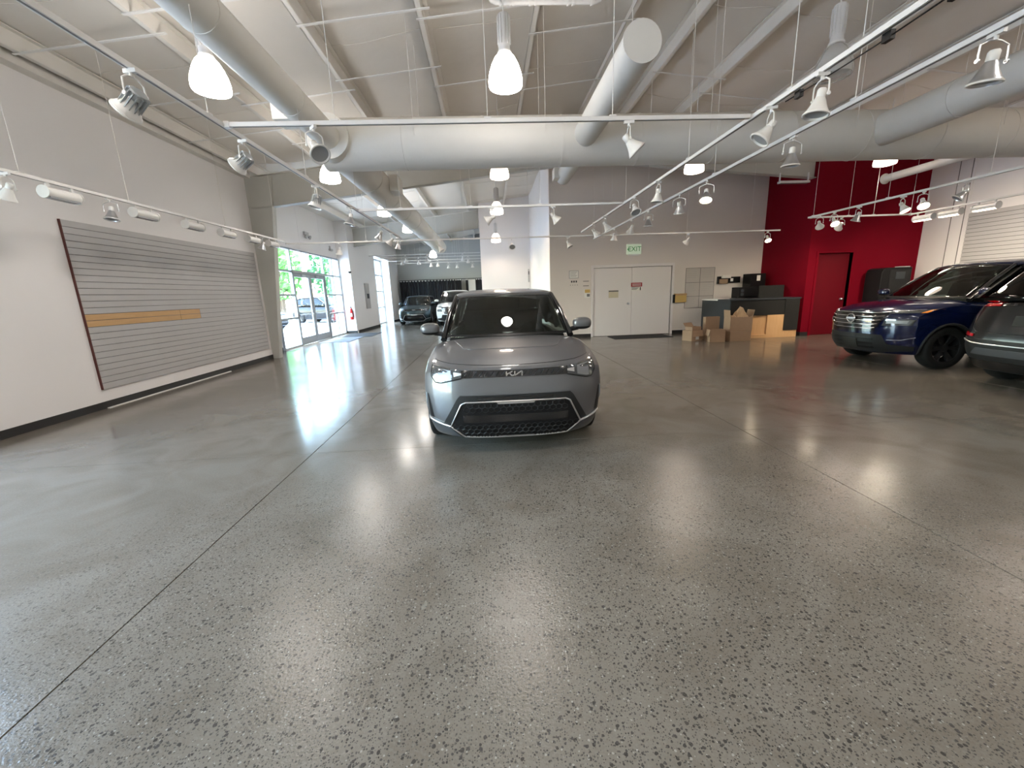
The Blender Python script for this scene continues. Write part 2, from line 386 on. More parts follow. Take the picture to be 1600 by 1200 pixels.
# ---- roof: insulation blanket, purlins, rafters
PX = [-5.75, -4.05, -2.28, -.72, .92, 2.47, 3.53, 4.8, 6.55, 8.2, 9.8, 11.4]
def blanket(x, y):
    z = deck(x)
    for a, b in zip([XL-.3]+PX, PX+[XR+.3]):
        if a <= x <= b:
            t = (x-a)/(b-a); z -= .035*math.sin(math.pi*t)*(1+.5*math.sin(y*2.1+a)); break
    z += .012*math.sin(y*1.7+x*.6)*math.sin(x*2.3)
    return z
def ceil_fn(u, v):
    x = XE-.35 + u*(XR-XE+.65); y = Y0-.2 + v*(YF-Y0+.4)
    return (x, y, blanket(x, y))
cb = MB().grid(150, 170, ceil_fn)
cb.grid(60, 10, lambda u, v: (XE-.35+u*(XR-XE+.65), Y0-.2+v*(YF-Y0+.4), deck(XE-.35+u*(XR-XE+.65))+.25))
ceiling = tag(cb.build('ceiling', 'ceiling', angle=60), 'sloping white insulated metal roof with purlins', 'ceiling', kind='structure')
for y in np.arange(1.2, 29, 1.52):          # lapped blanket seams, sagging a little
    ys = y + random.uniform(-.15, .15)
    for a, b in zip(PX[:-1], PX[1:]):
        if random.random() < .5:
            pts = [(a+.06+(b-a-.12)*t, ys+.05*math.sin(t*5+ys*3+a), blanket(a+.06+(b-a-.12)*t, ys)-.004-.01*math.sin(math.pi*t)) for t in np.linspace(0, 1, 7)]
            MB().tube(pts, .005, 5).build('blanket_seam', 'ceiling', ceiling)
for x in PX:
    d = deck(x)-.02; s = -1 if x < RIDGE else 1
    b = MB().box(x-.006, x+.006, Y0, YF, d-.21, d).box(min(x, x+s*.075), max(x, x+s*.075), Y0, YF, d-.215, d-.205).box(min(x, x-s*.07), max(x, x-s*.07), Y0, YF, d-.012, d)
    b.box(x+s*.069-.004, x+s*.069+.004, Y0, YF, d-.215, d-.185)
    b.build('purlin', 'steel_paint', ceiling, smooth=False)
d = deck(XL)-.02
MB().box(XL, XL+.16, Y0, 11.75, d-.25, d-.02).build('eave_strut', 'steel_paint', ceiling, smooth=False)
for k, (a, b_, ys) in enumerate([(1, 2, (5.9, 8.3, 10.2)), (2, 3, (6.5, 7.95, 10.6)), (3, 4, (5.3, 6.7, 8.6)), (0, 1, (6.3, 7.9, 9.4)), (4, 5, (7.4, 9.2)), (6, 7, (9.0,)), (7, 8, (6.2, 9.6)), (9, 10, (8.0,))]):
    for y in ys:                            # flat bracing straps between purlins
        xa, xb = PX[a]-.09, PX[b_]+.12; 
        MB().hexa([(xa, y-.02, deck(xa)-.245), (xb, y-.02, deck(xb)-.245), (xb, y+.02, deck(xb)-.245), (xa, y+.02, deck(xa)-.245)],
                  [(xa, y-.02, deck(xa)-.235), (xb, y-.02, deck(xb)-.235), (xb, y+.02, deck(xb)-.235), (xa, y+.02, deck(xa)-.235)]).build('brace_strap', 'white_paint', ceiling, smooth=False)
def rafter(y, x0, x1):
    bot = lambda x: lerp([(XL, 3.92), (RIDGE, 4.93), (5.2, 4.72), (8.9, 4.40), (XR, 4.08)], x)
    top = lambda x: deck(x) - .235
    xs = [v for v in sorted(set([x0, x1] + [q for q in (-5, -4, -2, 0, 1, RIDGE, 5.2, 7, 8.9, 11) if x0 < q < x1]))]
    web, fl, ft = MB(), MB(), MB()
    for a, b in zip(xs, xs[1:]):
        web.hexa([(a, y+.09, bot(a)), (b, y+.09, bot(b)), (b, y+.11, bot(b)), (a, y+.11, bot(a))], [(a, y+.09, top(a)), (b, y+.09, top(b)), (b, y+.11, top(b)), (a, y+.11, top(a))])
        for mb, zf in ((fl, lambda x: bot(x)-.014), (ft, lambda x: top(x)-.014)):
            mb.hexa([(a, y, zf(a)), (b, y, zf(b)), (b, y+.2, zf(b)), (a, y+.2, zf(a))], [(a, y, zf(a)+.014), (b, y, zf(b)+.014), (b, y+.2, zf(b)+.014), (a, y+.2, zf(a)+.014)])
    r = web.build('rafter', 'steel_paint_shaded', ceiling, smooth=False)
    fl.build('bottom_flange', 'steel_paint_shaded', r, smooth=False); ft.build('top_flange', 'steel_paint', r, smooth=False)
rafter(11.75, XL, 9.2); rafter(20.25, XL, -.3)
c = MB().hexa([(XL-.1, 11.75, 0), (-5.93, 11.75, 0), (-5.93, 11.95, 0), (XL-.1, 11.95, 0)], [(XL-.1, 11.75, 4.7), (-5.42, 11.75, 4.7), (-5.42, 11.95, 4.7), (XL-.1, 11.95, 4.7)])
tag(c.build('column_left', 'steel_paint_shaded', smooth=False), 'white tapered steel frame column between slat wall and entrance', 'column', kind='structure')

# ---- entrance glazing (window_1) with its pair of doors (door_1)
win = thing('window_1', 'tall aluminium storefront glazing around the entrance doors', 'window', (XE, 0, 0), kind='structure')
FX0, FX1 = -.06, .05
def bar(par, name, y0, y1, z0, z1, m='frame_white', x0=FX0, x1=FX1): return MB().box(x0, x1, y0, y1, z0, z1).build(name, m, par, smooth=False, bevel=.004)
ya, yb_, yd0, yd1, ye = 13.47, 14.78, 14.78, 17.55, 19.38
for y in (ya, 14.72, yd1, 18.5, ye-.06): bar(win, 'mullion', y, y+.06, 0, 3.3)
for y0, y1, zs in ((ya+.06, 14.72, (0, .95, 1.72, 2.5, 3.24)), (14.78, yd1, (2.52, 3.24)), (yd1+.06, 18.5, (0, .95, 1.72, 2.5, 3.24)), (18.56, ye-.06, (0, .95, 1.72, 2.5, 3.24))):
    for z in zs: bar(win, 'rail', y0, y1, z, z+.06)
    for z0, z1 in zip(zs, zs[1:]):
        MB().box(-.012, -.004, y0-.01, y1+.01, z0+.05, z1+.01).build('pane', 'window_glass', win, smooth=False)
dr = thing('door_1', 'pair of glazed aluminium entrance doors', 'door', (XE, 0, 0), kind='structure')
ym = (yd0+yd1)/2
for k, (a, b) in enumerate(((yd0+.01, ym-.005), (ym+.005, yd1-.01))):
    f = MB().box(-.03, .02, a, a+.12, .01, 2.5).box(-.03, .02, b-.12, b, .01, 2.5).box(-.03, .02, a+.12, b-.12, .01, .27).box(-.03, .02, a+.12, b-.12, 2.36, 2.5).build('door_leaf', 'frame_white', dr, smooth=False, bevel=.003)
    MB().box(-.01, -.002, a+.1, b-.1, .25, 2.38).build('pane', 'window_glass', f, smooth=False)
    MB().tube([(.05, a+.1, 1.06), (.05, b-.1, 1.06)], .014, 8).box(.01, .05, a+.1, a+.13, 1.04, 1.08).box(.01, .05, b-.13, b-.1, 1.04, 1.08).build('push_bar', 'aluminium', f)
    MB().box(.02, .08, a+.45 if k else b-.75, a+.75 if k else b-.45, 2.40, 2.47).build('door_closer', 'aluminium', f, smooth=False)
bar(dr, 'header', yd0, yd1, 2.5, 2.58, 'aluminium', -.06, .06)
# ---- second window down the hall (window_2) and the one beside the viewpoint (window_3)
def grid_window(name, label, x, y0, y1, z1, ny, zs):
    w = thing(name, label, 'window', (x, 0, 0), kind='structure'); st = (y1-y0)/ny
    for k in range(ny+1): bar(w, 'mullion', y0+k*st-.03, y0+k*st+.03, 0, z1)
    for k in range(ny):
        for z in zs: bar(w, 'rail', y0+k*st+.03, y0+(k+1)*st-.03, z, z+.06)
        for a, b in zip(zs, zs[1:]): MB().box(-.012, -.004, y0+k*st+.02, y0+(k+1)*st-.02, a+.05, b+.01).build('pane', 'window_glass', w, smooth=False)
grid_window('window_2', 'tall far window with white mullions beyond the entrance', XE, 23.58, 26.92, 3.78, 3, (0, .95, 1.9, 2.85, 3.72))
grid_window('window_3', 'tall storefront window in the left wall beside the viewpoint', XL-.18, -1.87, 4.17, 3.18, 4, (0, .95, 1.9, 3.12))

# ---- white double door (door_2) in the beige wall, red door (door_3)
dd = thing('door_2', 'wide white double door with a black mat before it', 'door', (0, YB, 0), kind='structure')
for a, b in ((3.505, 4.80), (4.806, 6.135)):
    lf = MB().box(a, b, .03, .075, .01, 2.24).build('door_leaf', 'door_white', dd, smooth=False, bevel=.003)
    if a < 4: MB().lathe([(.0, 0), (.035, 0), (.035, .012), (.012, .02), (.012, .045), (.032, .055), (.034, .075), (.02, .09), (0, .092)], 14, Matrix.Translation((4.68, .03, 1.07)) @ Matrix.Rotation(R_(90), 4, 'X'), cap=False).build('knob', 'satin_chrome', lf)
MB().box(3.42, 3.50, -.03, .1, 0, 2.34).box(6.14, 6.22, -.03, .1, 0, 2.34).box(3.5, 6.14, -.03, .1, 2.25, 2.34).build('door_frame', 'door_white', dd, smooth=False, bevel=.003)
MB().box(3.5, 6.14, .08, .1, 0, 2.25).build('light_backing', 'dark_plastic', dd, smooth=False)  # unseen sheet behind the leaves that keeps outside light out
rd = thing('door_3', 'dark red door in the crimson wall with a steel knob', 'door', (0, YR, 0), kind='structure')
MB().box(9.4, 10.62, .205, .23, 0, 2.45).build('light_backing', 'slate_dark', rd, smooth=False)  # unseen backing sheet added to block daylight leaking round the leaf
MB().box(9.502, 10.518, .10, .15, .004, 2.338).build('door_leaf', 'red_door', rd, smooth=False, bevel=.003)
MB().box(9.43, 9.50, -.02, .12, 0, 2.41).box(10.52, 10.59, -.02, .12, 0, 2.41).box(9.5, 10.52, -.02, .12, 2.34, 2.41).build('door_frame', 'red_wall', rd, smooth=False, bevel=.003)
MB().lathe([(0, 0), (.035, 0), (.035, .012), (.012, .02), (.012, .045), (.032, .055), (.034, .075), (.02, .09), (0, .092)], 14, Matrix.Translation((10.40, .10, 1.03)) @ Matrix.Rotation(R_(90), 4, 'X'), cap=False).build('knob', 'satin_chrome', rd)

# ================================================================== outside
tag(MB().box(-70, XE-.28, -30, 80, -.25, -.03).build('pavement', 'asphalt', smooth=False), 'sunlit pale car park outside the windows', 'pavement', kind='structure')
def tree(x, y, h, r, m, label, seed):
    t = thing('tree', label, 'tree', (x, y, -.03), group='trees outside')
    MB().tube([(0, 0, 0), (.05, .02, h*.35), (0, 0, h*.62)], [.16, .12, .07], 8).build('trunk', 'bark', t)
    rnd = random.Random(seed); b = MB()
    for k in range(420):
        while True:
            p = Vector((rnd.uniform(-1, 1), rnd.uniform(-1, 1), rnd.uniform(-1, 1)))
            if .35 < p.length < 1: break
        p = Vector((p.x*r, p.y*r, h*.62 + p.z*h*.40)); s = rnd.uniform(.18, .42)
        q = Vector((rnd.gauss(0, 1), rnd.gauss(0, 1), rnd.gauss(0, 1))).normalized(); w = q.orthogonal().normalized(); e = q.cross(w)
        b.add([p-w*s, p-e*s*.6, p+w*s, p+e*s*.6, p+q*s*.35], [(0, 1, 4), (1, 2, 4), (2, 3, 4), (3, 0, 4)])
    b.build('crown', m, t, smooth=False)
tree(-16.0, 33.6, 7.0, 1.7, 'leaf_mid', 'rounded green tree outside, seen through the left entrance sidelight', 1)
tree(-19.8, 41.0, 7.6, 1.9, 'leaf_pale', 'pale green tree outside, farther behind the left sidelight', 2)
tree(-15.8, 43.4, 7.0, 1.8, 'leaf_deep', 'deep green tree outside, seen through the right entrance door', 3)
tree(-16.4, 47.6, 6.6, 1.7, 'leaf_mid', 'green tree outside, seen through the right sidelights', 4)
tree(-22.0, 8.0, 6.5, 2.6, 'leaf_mid', 'green tree outside the window beside the viewpoint', 5)
# ================================================================== ducts
DZ = 3.93
duct = thing('air_duct', 'large pale grey round duct crossing the hall with branch pipes', 'duct', (0, 7.3, DZ))
def pipe(name, p0, p1, r, par, rings=0, m='duct_paint', n=28, cap=True):
    p0, p1 = Vector(p0), Vector(p1); b = MB().tube([p0, p1], r, n)
    o = b.build(name, m, par, angle=50)
    L = (p1-p0).length
    if rings:
        for k in range(1, int(L/rings)+1):
            q = p0 + (p1-p0)*(k*rings/L); d = (p1-p0).normalized()*.012
            if (q-p1).length > .1: MB().tube([q-d, q+d], r+.006, n).build('seam_ring', m, o, angle=50)
    return o
pipe('main_pipe', (-2.46, 0, 0), (XR+.05, 0, 0), .37, duct, 1.25)
pipe('branch_pipe', (-2.28, -8.0, 0), (-2.28, -.1, 0), .185, duct, 1.6)
pipe('branch_pipe', (-2.28, .1, 0), (-2.28, 14.5, 0), .30, duct, 1.6)
MB().tube([(-2.28, -.42, 0), (-2.28, .42, 0)], .315, 28).build('collar', 'duct_paint', duct, angle=50)
MB().box(-2.62, -2.30, -1.35, -1.0, -.12, .12).build('diffuser', 'duct_paint', duct, smooth=False)
MB().box(-1.98, -1.80, 2.25, 2.75, -.16, .16).build('diffuser', 'duct_paint', duct, smooth=False)
bp_ = pipe('branch_pipe', (1.64, -2.70, .0), (1.64, -.1, 0), .185, duct, 0)
MB().tube([(1.64, -2.715, 0), (1.64, -2.69, 0)], .195, 28).build('end_cap', 'duct_paint', bp_, angle=50)
pipe('branch_pipe', (1.72, .1, 0), (1.72, 2.1, 0), .16, duct)
MB().box(1.48, 1.60, 1.75, 2.05, -.1, .1).build('diffuser', 'duct_paint', duct, smooth=False)
pipe('branch_pipe', (6.55, -8.0, 0), (6.55, -.1, 0), .245, duct, 2.2)
pp = pipe('branch_pipe', (9.75, .1, .0), (9.75, 2.9, 0), .085, duct)
MB().lathe([(0, 0), (.07, .0), (.115, .03), (.12, .06), (.095, .09), (0, .09)], 20, Matrix.Translation((9.75, 2.98, 0)) @ Matrix.Rotation(R_(90), 4, 'X'), cap=False).build('end_cap', 'duct_paint', pp)
for x in (-1.0, 1.0, 3.6, 6.0, 8.5, 11.0):
    for s in (-.37, .37): MB().tube([(x, s, 0), (x, s, deck(x)-DZ-.02)], .004, 5).build('hanger_wire', 'steel_paint', duct)
for y in (-4.5, 3.5, 8.5, 13.0): MB().tube([(-2.28, y, 0), (-2.28, y, deck(-2.28)-DZ-.02)], .004, 5).build('hanger_wire', 'steel_paint', duct)
for x in (1.64, 6.55): MB().tube([(x, -2.4, 0), (x, -2.4, deck(x)-DZ-.02)], .004, 5).build('hanger_wire', 'steel_paint', duct)

gp = thing('conduit_pipe', 'short white pipe with couplings under the roof above the car', 'pipe', (0, 5.8, 4.98))
MB().tube([(.20, 0, .5), (.20, 0, .06), (.215, 0, .015), (.26, 0, 0), (1.47, 0, 0), (1.52, 0, .02), (1.54, 0, .07), (1.54, 0, .55)], .035, 12).build('pipe_run', 'white_paint', gp)
for x in (.30, .42, .46, .66, .73, 1.13, 1.19, 1.42): MB().tube([(x, 0, 0), (x+.025, 0, 0)], .046, 12).build('coupling', 'white_paint', gp)

# ================================================================== pendants
PM = {}
def pend_mesh():
    sh = [(.055, .42), (.085, .405), (.125, .36), (.165, .285), (.195, .20), (.209, .12), (.208, .075), (.200, .055), (.194, .055), (.201, .08), (.202, .12), (.188, .20), (.158, .28), (.12, .35), (.08, .395), (.05, .41)]
    ln = [(0, .022), (.07, .026), (.14, .038), (.198, .058), (.19, .064), (0, .045)]
    for key, mm in (('lens_lit', 'shade_lit'), ('lens_dim', 'shade_lit_dim'), ('lens_off', 'shade_off')): PM[key] = MB().lathe(ln, 28, cap=False).mesh('pendant_'+key, mm, angle=60)
    PM['lit'] = MB().lathe(sh, 32, cap=False).mesh('pendant_shade', 'shade_lit', angle=60)
    PM['dim'] = MB().lathe(sh, 32, cap=False).mesh('pendant_shade_dim', 'shade_lit_dim', angle=60)
    PM['off'] = MB().lathe(sh, 32, cap=False).mesh('pendant_shade_off', 'shade_off', angle=60)
    PM['bulb'] = MB().lathe([(0, .08), (.05, .10), (.07, .16), (.06, .24), (.03, .30), (0, .30)], 16, cap=False).mesh('pendant_bulb', 'shade_lit')
    PM['bulb_off'] = MB().lathe([(0, .08), (.05, .10), (.07, .16), (.06, .24), (.03, .30), (0, .30)], 16, cap=False).mesh('pendant_bulb_off', 'bulb_off')
    b = MB().lathe([(.03, .40), (.07, .40), (.072, .46), (.07, .48), (.07, .80), (.06, .82), (.02, .82)], 20)
    for k in range(12):
        a = k*math.pi/6; b.obox((.073*math.cos(a), .073*math.sin(a), .65), (.016, .006, .30), Matrix.Rotation(a, 3, 'Z'))
    PM['ballast'] = b.mesh('pendant_ballast', 'ballast_paint')
    PM['ring'] = MB().lathe([(.06, .40), (.085, .40), (.085, .425), (.06, .425)], 20).mesh('pendant_ring', 'white_paint')
pend_mesh()
def pendant(x, y, z, label, state='lit'):
    t = thing('pendant_lamp', label, 'lamp', (x, y, z-.21), group='dome pendant lamps')
    obj('lamp_shade', PM[state], t); obj('lens', PM['lens_'+state], t); obj('bulb', PM['bulb_off' if state == 'off' else 'bulb'], t)
    obj('ballast', PM['ballast'], t); obj('ring', PM['ring'], t)
    MB().tube([(0, 0, .82), (0, 0, deck(x)-(z-.21)-.02)], .008, 6).build('cord', 'white_paint', t)
    if state != 'off':
        l = bpy.data.lights.new('pendant_light', 'SPOT'); l.energy = PENDANT_W*(1 if state == 'lit' else .9); l.spot_size = R_(165); l.spot_blend = .5; l.shadow_soft_size = .20
        l.color = (1, .92, .83) if state == 'lit' else (1, .82, .68)
        lo = bpy.data.objects.new('pendant_light', l); COL.objects.link(lo); lo.parent = t; lo.location = (0, 0, .0)
pendant(-3.17, 5.72, 4.18, 'lit glass dome pendant left of the long duct, near the left wall')
pendant(.34, 5.70, 4.18, 'brightest lit glass dome pendant hanging above the grey hatchback')
pendant(4.40, 5.55, 4.18, 'unlit glass dome pendant behind the right track rails', 'off')
pendant(-3.26, 9.75, 4.18, 'lit pendant peeking out under the left end of the cross duct')
pendant(.38, 9.77, 4.18, 'warm pendant half hidden under the middle of the cross duct', 'dim')
pendant(4.70, 9.65, 4.18, 'warm pendant barely showing under the duct between right track rails', 'dim')
pendant(8.9, 9.4, 4.18, 'pendant hidden behind the right part of the cross duct', 'dim')
pendant(-3.06, 13.65, 4.18, 'small lit pendant behind the left rafter over the entrance')
pendant(-3.0, 17.15, 4.18, 'small lit pendant farther over the entrance, right of the rail end')
pendant(.41, 13.9, 4.18, 'small lit pendant under the roof left of the white partition', 'dim')
pendant(.46, 18.6, 3.88, 'small lit pendant hanging before the white partition', 'dim')
pendant(-3.0, 24.5, 3.85, 'far lit pendant over the dark hatchback by the curtains')
for x in (-3.1, .3, 4.4, 8.9): pendant(x, 1.6, 4.18, 'unseen dome pendant lamp added over the viewpoint to light the hall')  # unseen pendants added overhead for their light
for x in (-3.1, .3, 4.4): pendant(x, -2.4, 4.18, 'unseen dome pendant lamp added behind the viewpoint to light the hall')  # unseen row added behind the camera to light the hall
pendant(8.9, 5.6, 4.18, 'unseen dome pendant lamp added above the parked cars to light the right side', 'dim')  # extra pendant added to brighten the right-hand walls

# ================================================================== track rails
TZ = 3.0
def hang_z(x, y):                            # what a wire over (x, y) is tied to: a duct's underside or the roof
    z = deck(x)-.02
    for cx, y0, y1, r in ((-2.28, -.7, 7.2, .185), (-2.28, 7.4, 21.8, .30), (1.64, 4.6, 7.2, .185), (1.72, 7.4, 9.4, .16), (6.55, -.7, 7.2, .245), (9.75, 7.4, 10.2, .085)):
        if y0-.02 < y < y1 and abs(x-cx) < r: z = DZ - math.sqrt(r*r-(x-cx)**2)
    if abs(y-7.3) < .37 and x > -2.46: z = DZ - math.sqrt(.37**2-(y-7.3)**2)
    return z
def rail(label, p0, p1, z=TZ, wires=(), slot=True, lead=None):
    a, b = Vector((*p0, z)), Vector((*p1, z)); L = (b-a).length; d = (b-a)/L
    t = thing('track_rail', label, 'track rail', a, math.atan2(d.y, d.x), group='track lighting rails')
    MB().box(0, L, -.017, .017, 0, .035).build('rail_bar', 'track_white', t, smooth=False, bevel=.002)
    if slot: MB().box(.05, L-.05, -.006, .006, -.002, .001).build('rail_slot', 'dark_grey', t, smooth=False)
    MB().box(-.012, .03, -.022, .022, -.006, .041).build('end_cap', 'track_white', t, smooth=False)
    for w in wires:
        q = a + d*w
        MB().tube([(w, 0, .035), (w, 0, hang_z(q.x, q.y)-z)], .0035, 5).build('hanger_wire', 'steel_paint', t)
        MB().box(w-.03, w+.03, -.02, .02, .03, .045).build('clip', 'track_white', t, smooth=False)
    return t
rail('long white track rail running from upper left toward the entrance', (-2.18, .2), (-2.14, 11.25), wires=(1.0, 3.6, 5.4, 7.4, 9.6))
rail('white track rail parallel to the left wall above the slat panel', (-5.1, .6), (-5.05, 11.2), wires=(2.0, 4.6, 6.0, 8.2, 10.2))
rail('white track rail across the hall just above the hatchback', (-2.13, 3.97), (2.42, 3.97), wires=(.9, 2.2, 3.3))
ri = rail('inner of two long right rails, meeting the near cross rail', (2.44, .3), (2.48, 11.0), wires=(1.2, 3.2, 4.9, 7.2, 9.4))
MB().tube([(w, -.03, -.02-.01*math.sin(w*3)) for w in np.linspace(1.6, 3.3, 12)], .005, 6).build('feed_cable', 'black_plastic', ri)
for w in (2.05, 2.42, 3.15): MB().box(w-.03, w+.03, -.045, -.015, -.05, .0).build('cable_clip', 'black_plastic', ri, smooth=False)
rail('outer of two long right rails, passing above the cars', (3.15, .3), (3.18, 12.5), wires=(1.6, 3.4, 5.6, 8.0, 10.4))
rail('thin white cross rail below the duct, second from the camera', (-2.12, 7.6), (2.43, 7.55), wires=(.7, 1.9, 3.1))
rail('farthest thin cross rail ending in front of the red wall', (-5.05, 11.22), (8.1, 11.45), z=2.955, wires=(2.0, 4.5, 6.2, 8.2, 10.5, 12.3))
rail('inner rail of the right-hand U shaped track above the blue car', (7.55, 2.0), (7.55, 9.75), wires=(2.0, 4.2, 5.8, 7.6))
rail('short cross piece closing the right-hand U shaped track', (7.585, 9.72), (9.975, 9.68), wires=(.9, 1.5, 2.4))
rail('outer rail of the right-hand U shaped track near the right wall', (10.0, 9.7), (10.1, 2.0), wires=(1.2, 3.0))
for k, (y, lab) in enumerate(((22.0, 'first'), (23.6, 'second'), (25.6, 'third'), (27.6, 'fourth'))):
    rail('far cross rail before the curtains, %s from the camera' % lab, (-5.9, y), (-.3, y), z=3.62, wires=(.9, 1.7, 3.4, 4.2, 4.8), slot=False)

# ---- spot heads
SM = {}
def spot_mesh():
    SM['adapter'] = MB().box(-.016, .016, -.055, .055, -.03, 0).lathe([(.012, -.06), (.016, -.055), (.016, -.03)], 10).mesh('spot_adapter', 'track_white', angle=40)
    def yk(w, mm, nm):
        b = MB()
        for s in (-1, 1):
            b.tube([(0, 0, -.055), (s*.045, 0, -.06), (s*w, 0, -.09), (s*(w+.005), 0, -.16), (s*w, 0, -.205)], .007, 6)
            b.lathe([(.016, 0), (.016, .012)], 10, Matrix.Translation((s*w, 0, -.2)) @ Matrix.Rotation(R_(90)*s, 4, 'Y'))
        return b.mesh(nm, mm, angle=50)
    SM['yoke'] = yk(.085, 'track_white', 'spot_yoke')
    SM['yoke_wire'] = yk(.115, 'satin_chrome', 'spot_yoke_wire')
    SM['socket'] = MB().lathe([(.0, .075), (.03, .072), (.038, .06), (.038, 0), (.03, -.01), (0, -.01)], 16, cap=False).mesh('spot_socket', 'track_white', angle=40)
    bell = [(.036, 0), (.048, -.02), (.058, -.05), (.078, -.095), (.096, -.125), (.104, -.135), (.104, -.150), (.096, -.150), (.09, -.137), (.07, -.10), (.05, -.055), (.036, -.02)]
    SM['bell'] = MB().lathe(bell, 24, cap=False).mesh('spot_bell', 'track_white', angle=50)
    SM['bell_grey'] = MB().lathe(bell, 24, cap=False).mesh('spot_bell_grey', 'satin_chrome', angle=50)
    b = MB().lathe([(.040, .06), (.06, .05), (.062, -.005), (.045, -.02)], 20)
    for k in range(14):
        a = k*math.pi/7; b.obox((.068*math.cos(a), .068*math.sin(a), -.03), (.02, .008, .13), Matrix.Rotation(a, 3, 'Z'))
    SM['fins'] = b.mesh('spot_fins', 'aluminium', angle=40)
    face = [(0, -.128), (.05, -.130), (.088, -.134), (.092, -.128), (0, -.122)]
    SM['face_off'] = MB().lathe(face, 20, cap=False).mesh('spot_face', 'bulb_off', angle=50)
    SM['face_lit'] = MB().lathe(face, 20, cap=False).mesh('spot_face_lit', 'bulb_lit', angle=50)
    SM['rim'] = MB().lathe([(.096, -.152), (.108, -.150), (.108, -.138), (.096, -.136), (.096, -.152)], 24, cap=False).mesh('spot_rim', 'track_white', angle=50)
    w = MB()
    for k in range(13):
        pass
    RX = Matrix.Translation((0, 0, -.105)) @ Matrix.Rotation(R_(90), 4, 'X')
    SM['wash_body'] = MB().lathe([(0, -.20), (.062, -.20), (.062, .20), (0, .20)], 22, RX, cap=False).mesh('wash_body', 'track_white', angle=40)
    SM['wash_end'] = MB().lathe([(0, -.008), (.072, -.008), (.072, .008), (0, .008)], 22, RX, cap=False).mesh('wash_end', 'track_white', angle=40)
    SM['wash_arm'] = MB().box(-.012, .012, -.015, .015, -.05, 0).mesh('wash_arm', 'track_white', smooth=False)
    SM['wash_face'] = MB().box(-.045, .045, -.185, .185, -.170, -.150).mesh('wash_face', 'bulb_off', smooth=False)
    SM['wash_face_lit'] = MB().box(-.045, .045, -.185, .185, -.170, -.150).mesh('wash_face_lit', 'wash_lit', smooth=False)
spot_mesh()
def spot(x, y, label, az=0, tilt=35, z=TZ, lit=False, style='white', light=0.0, sc=.80):
    t = thing('track_spotlight', label, 'spotlight', (x, y, z), R_(az), group='track spotlights')
    t.scale = (sc, sc, sc)
    obj('adapter', SM['adapter'], t); obj('yoke', SM['yoke_wire' if style == 'wire' else 'yoke'], t)
    for nm, key in (('socket', 'fins' if style == 'fin' else 'socket'), ('bell', 'bell_grey' if style == 'wire' else 'bell'), ('lamp_face', 'face_lit' if lit else 'face_off'), ('rim', 'rim')):
        o = obj(nm, SM[key], t, (0, 0, -.2)); o.rotation_euler = (R_(tilt), 0, 0)
    if light:
        l = bpy.data.lights.new('spot_light', 'SPOT'); l.energy = light; l.spot_size = R_(75); l.spot_blend = .7; l.shadow_soft_size = .05; l.color = (1, .85, .66)
        lo = bpy.data.objects.new('spot_light', l); COL.objects.link(lo); lo.parent = t
        d = Matrix.Rotation(R_(tilt), 3, 'X') @ Vector((0, 0, -1)); lo.location = Vector((0, 0, -.2)) + d*.17
        lo.rotation_euler = d.to_track_quat('-Z', 'Y').to_euler()
def wash(x, y, label, rz=0, lit=False, light=0.0, z=TZ, roll=0):
    t = thing('wall_wash_light', label, 'track light', (x, y, z), R_(rz), group='linear wall wash lights')
    obj('housing', SM['wash_body'], t);
    for q in (-1, 1): obj('arm', SM['wash_arm'], t, (0, q*.145, 0)); obj('end_plate', SM['wash_end'], t, (0, q*.205, 0))
    obj('diffuser', SM['wash_face_lit' if lit else 'wash_face'], t)
    if light:
        l = bpy.data.lights.new('wash_light', 'AREA'); l.shape = 'RECTANGLE'; l.size = .1; l.size_y = .36; l.energy = light; l.color = (1, .86, .7)
        lo = bpy.data.objects.new('wash_light', l); COL.objects.link(lo); lo.parent = t; lo.location = (0, 0, -.18)
        d = Vector((.75 if roll == 0 else roll, 0, -1)).normalized(); lo.rotation_euler = d.to_track_quat('-Z', 'Y').to_euler()
# az turns the head about the vertical: at 0 a positive tilt aims toward +Y... sign handled by az
for k, (y, az, tl, st) in enumerate(((3.05, 80, 52, 'fin'), (4.25, 80, 58, 'fin'), (5.85, 120, 18, 'fin'), (7.2, 120, 15, 'wire'), (9.1, 70, 30, 'wire'), (10.1, 90, 40, 'white'), (10.8, 60, 15, 'wire'))):
    spot(-2.16, y, '%s spotlight from the camera on the long left track rail' % ORD[k], az, tl, style=st)
for k, (x, az, tl, st) in enumerate(((-1.42, 222, 45, 'white'), (1.32, -98, 42, 'white'))):
    spot(x, 3.97, '%s of the two spotlights under the near cross rail' % ('left' if k == 0 else 'right'), az, tl, style=st)
for k, y in enumerate((5.62, 6.85, 7.9, 8.85, 9.75, 10.6)):
    wash(-5.08, y, '%s linear wash light on the rail along the slat wall' % ORD[k], lit=False)
for k, (y, az, tl) in enumerate(((5.05, 90, 30), (6.28, 180, 12), (10.15, 120, 20))):
    spot(-5.08, y, '%s spotlight from the camera on the rail along the slat wall' % ORD[k], az, tl, style='wire' if k else 'white')
for k, (y, az, tl, st) in enumerate(((3.18, 90, 10, 'white'), (3.72, 75, 38, 'white'), (6.05, 90, 6, 'white'), (7.0, 185, 35, 'white'), (8.7, -90, 35, 'white'), (9.6, -85, 42, 'white'))):
    spot(2.45, y, '%s spotlight from the camera on the inner right rail' % ORD[k], az, tl, style=st)
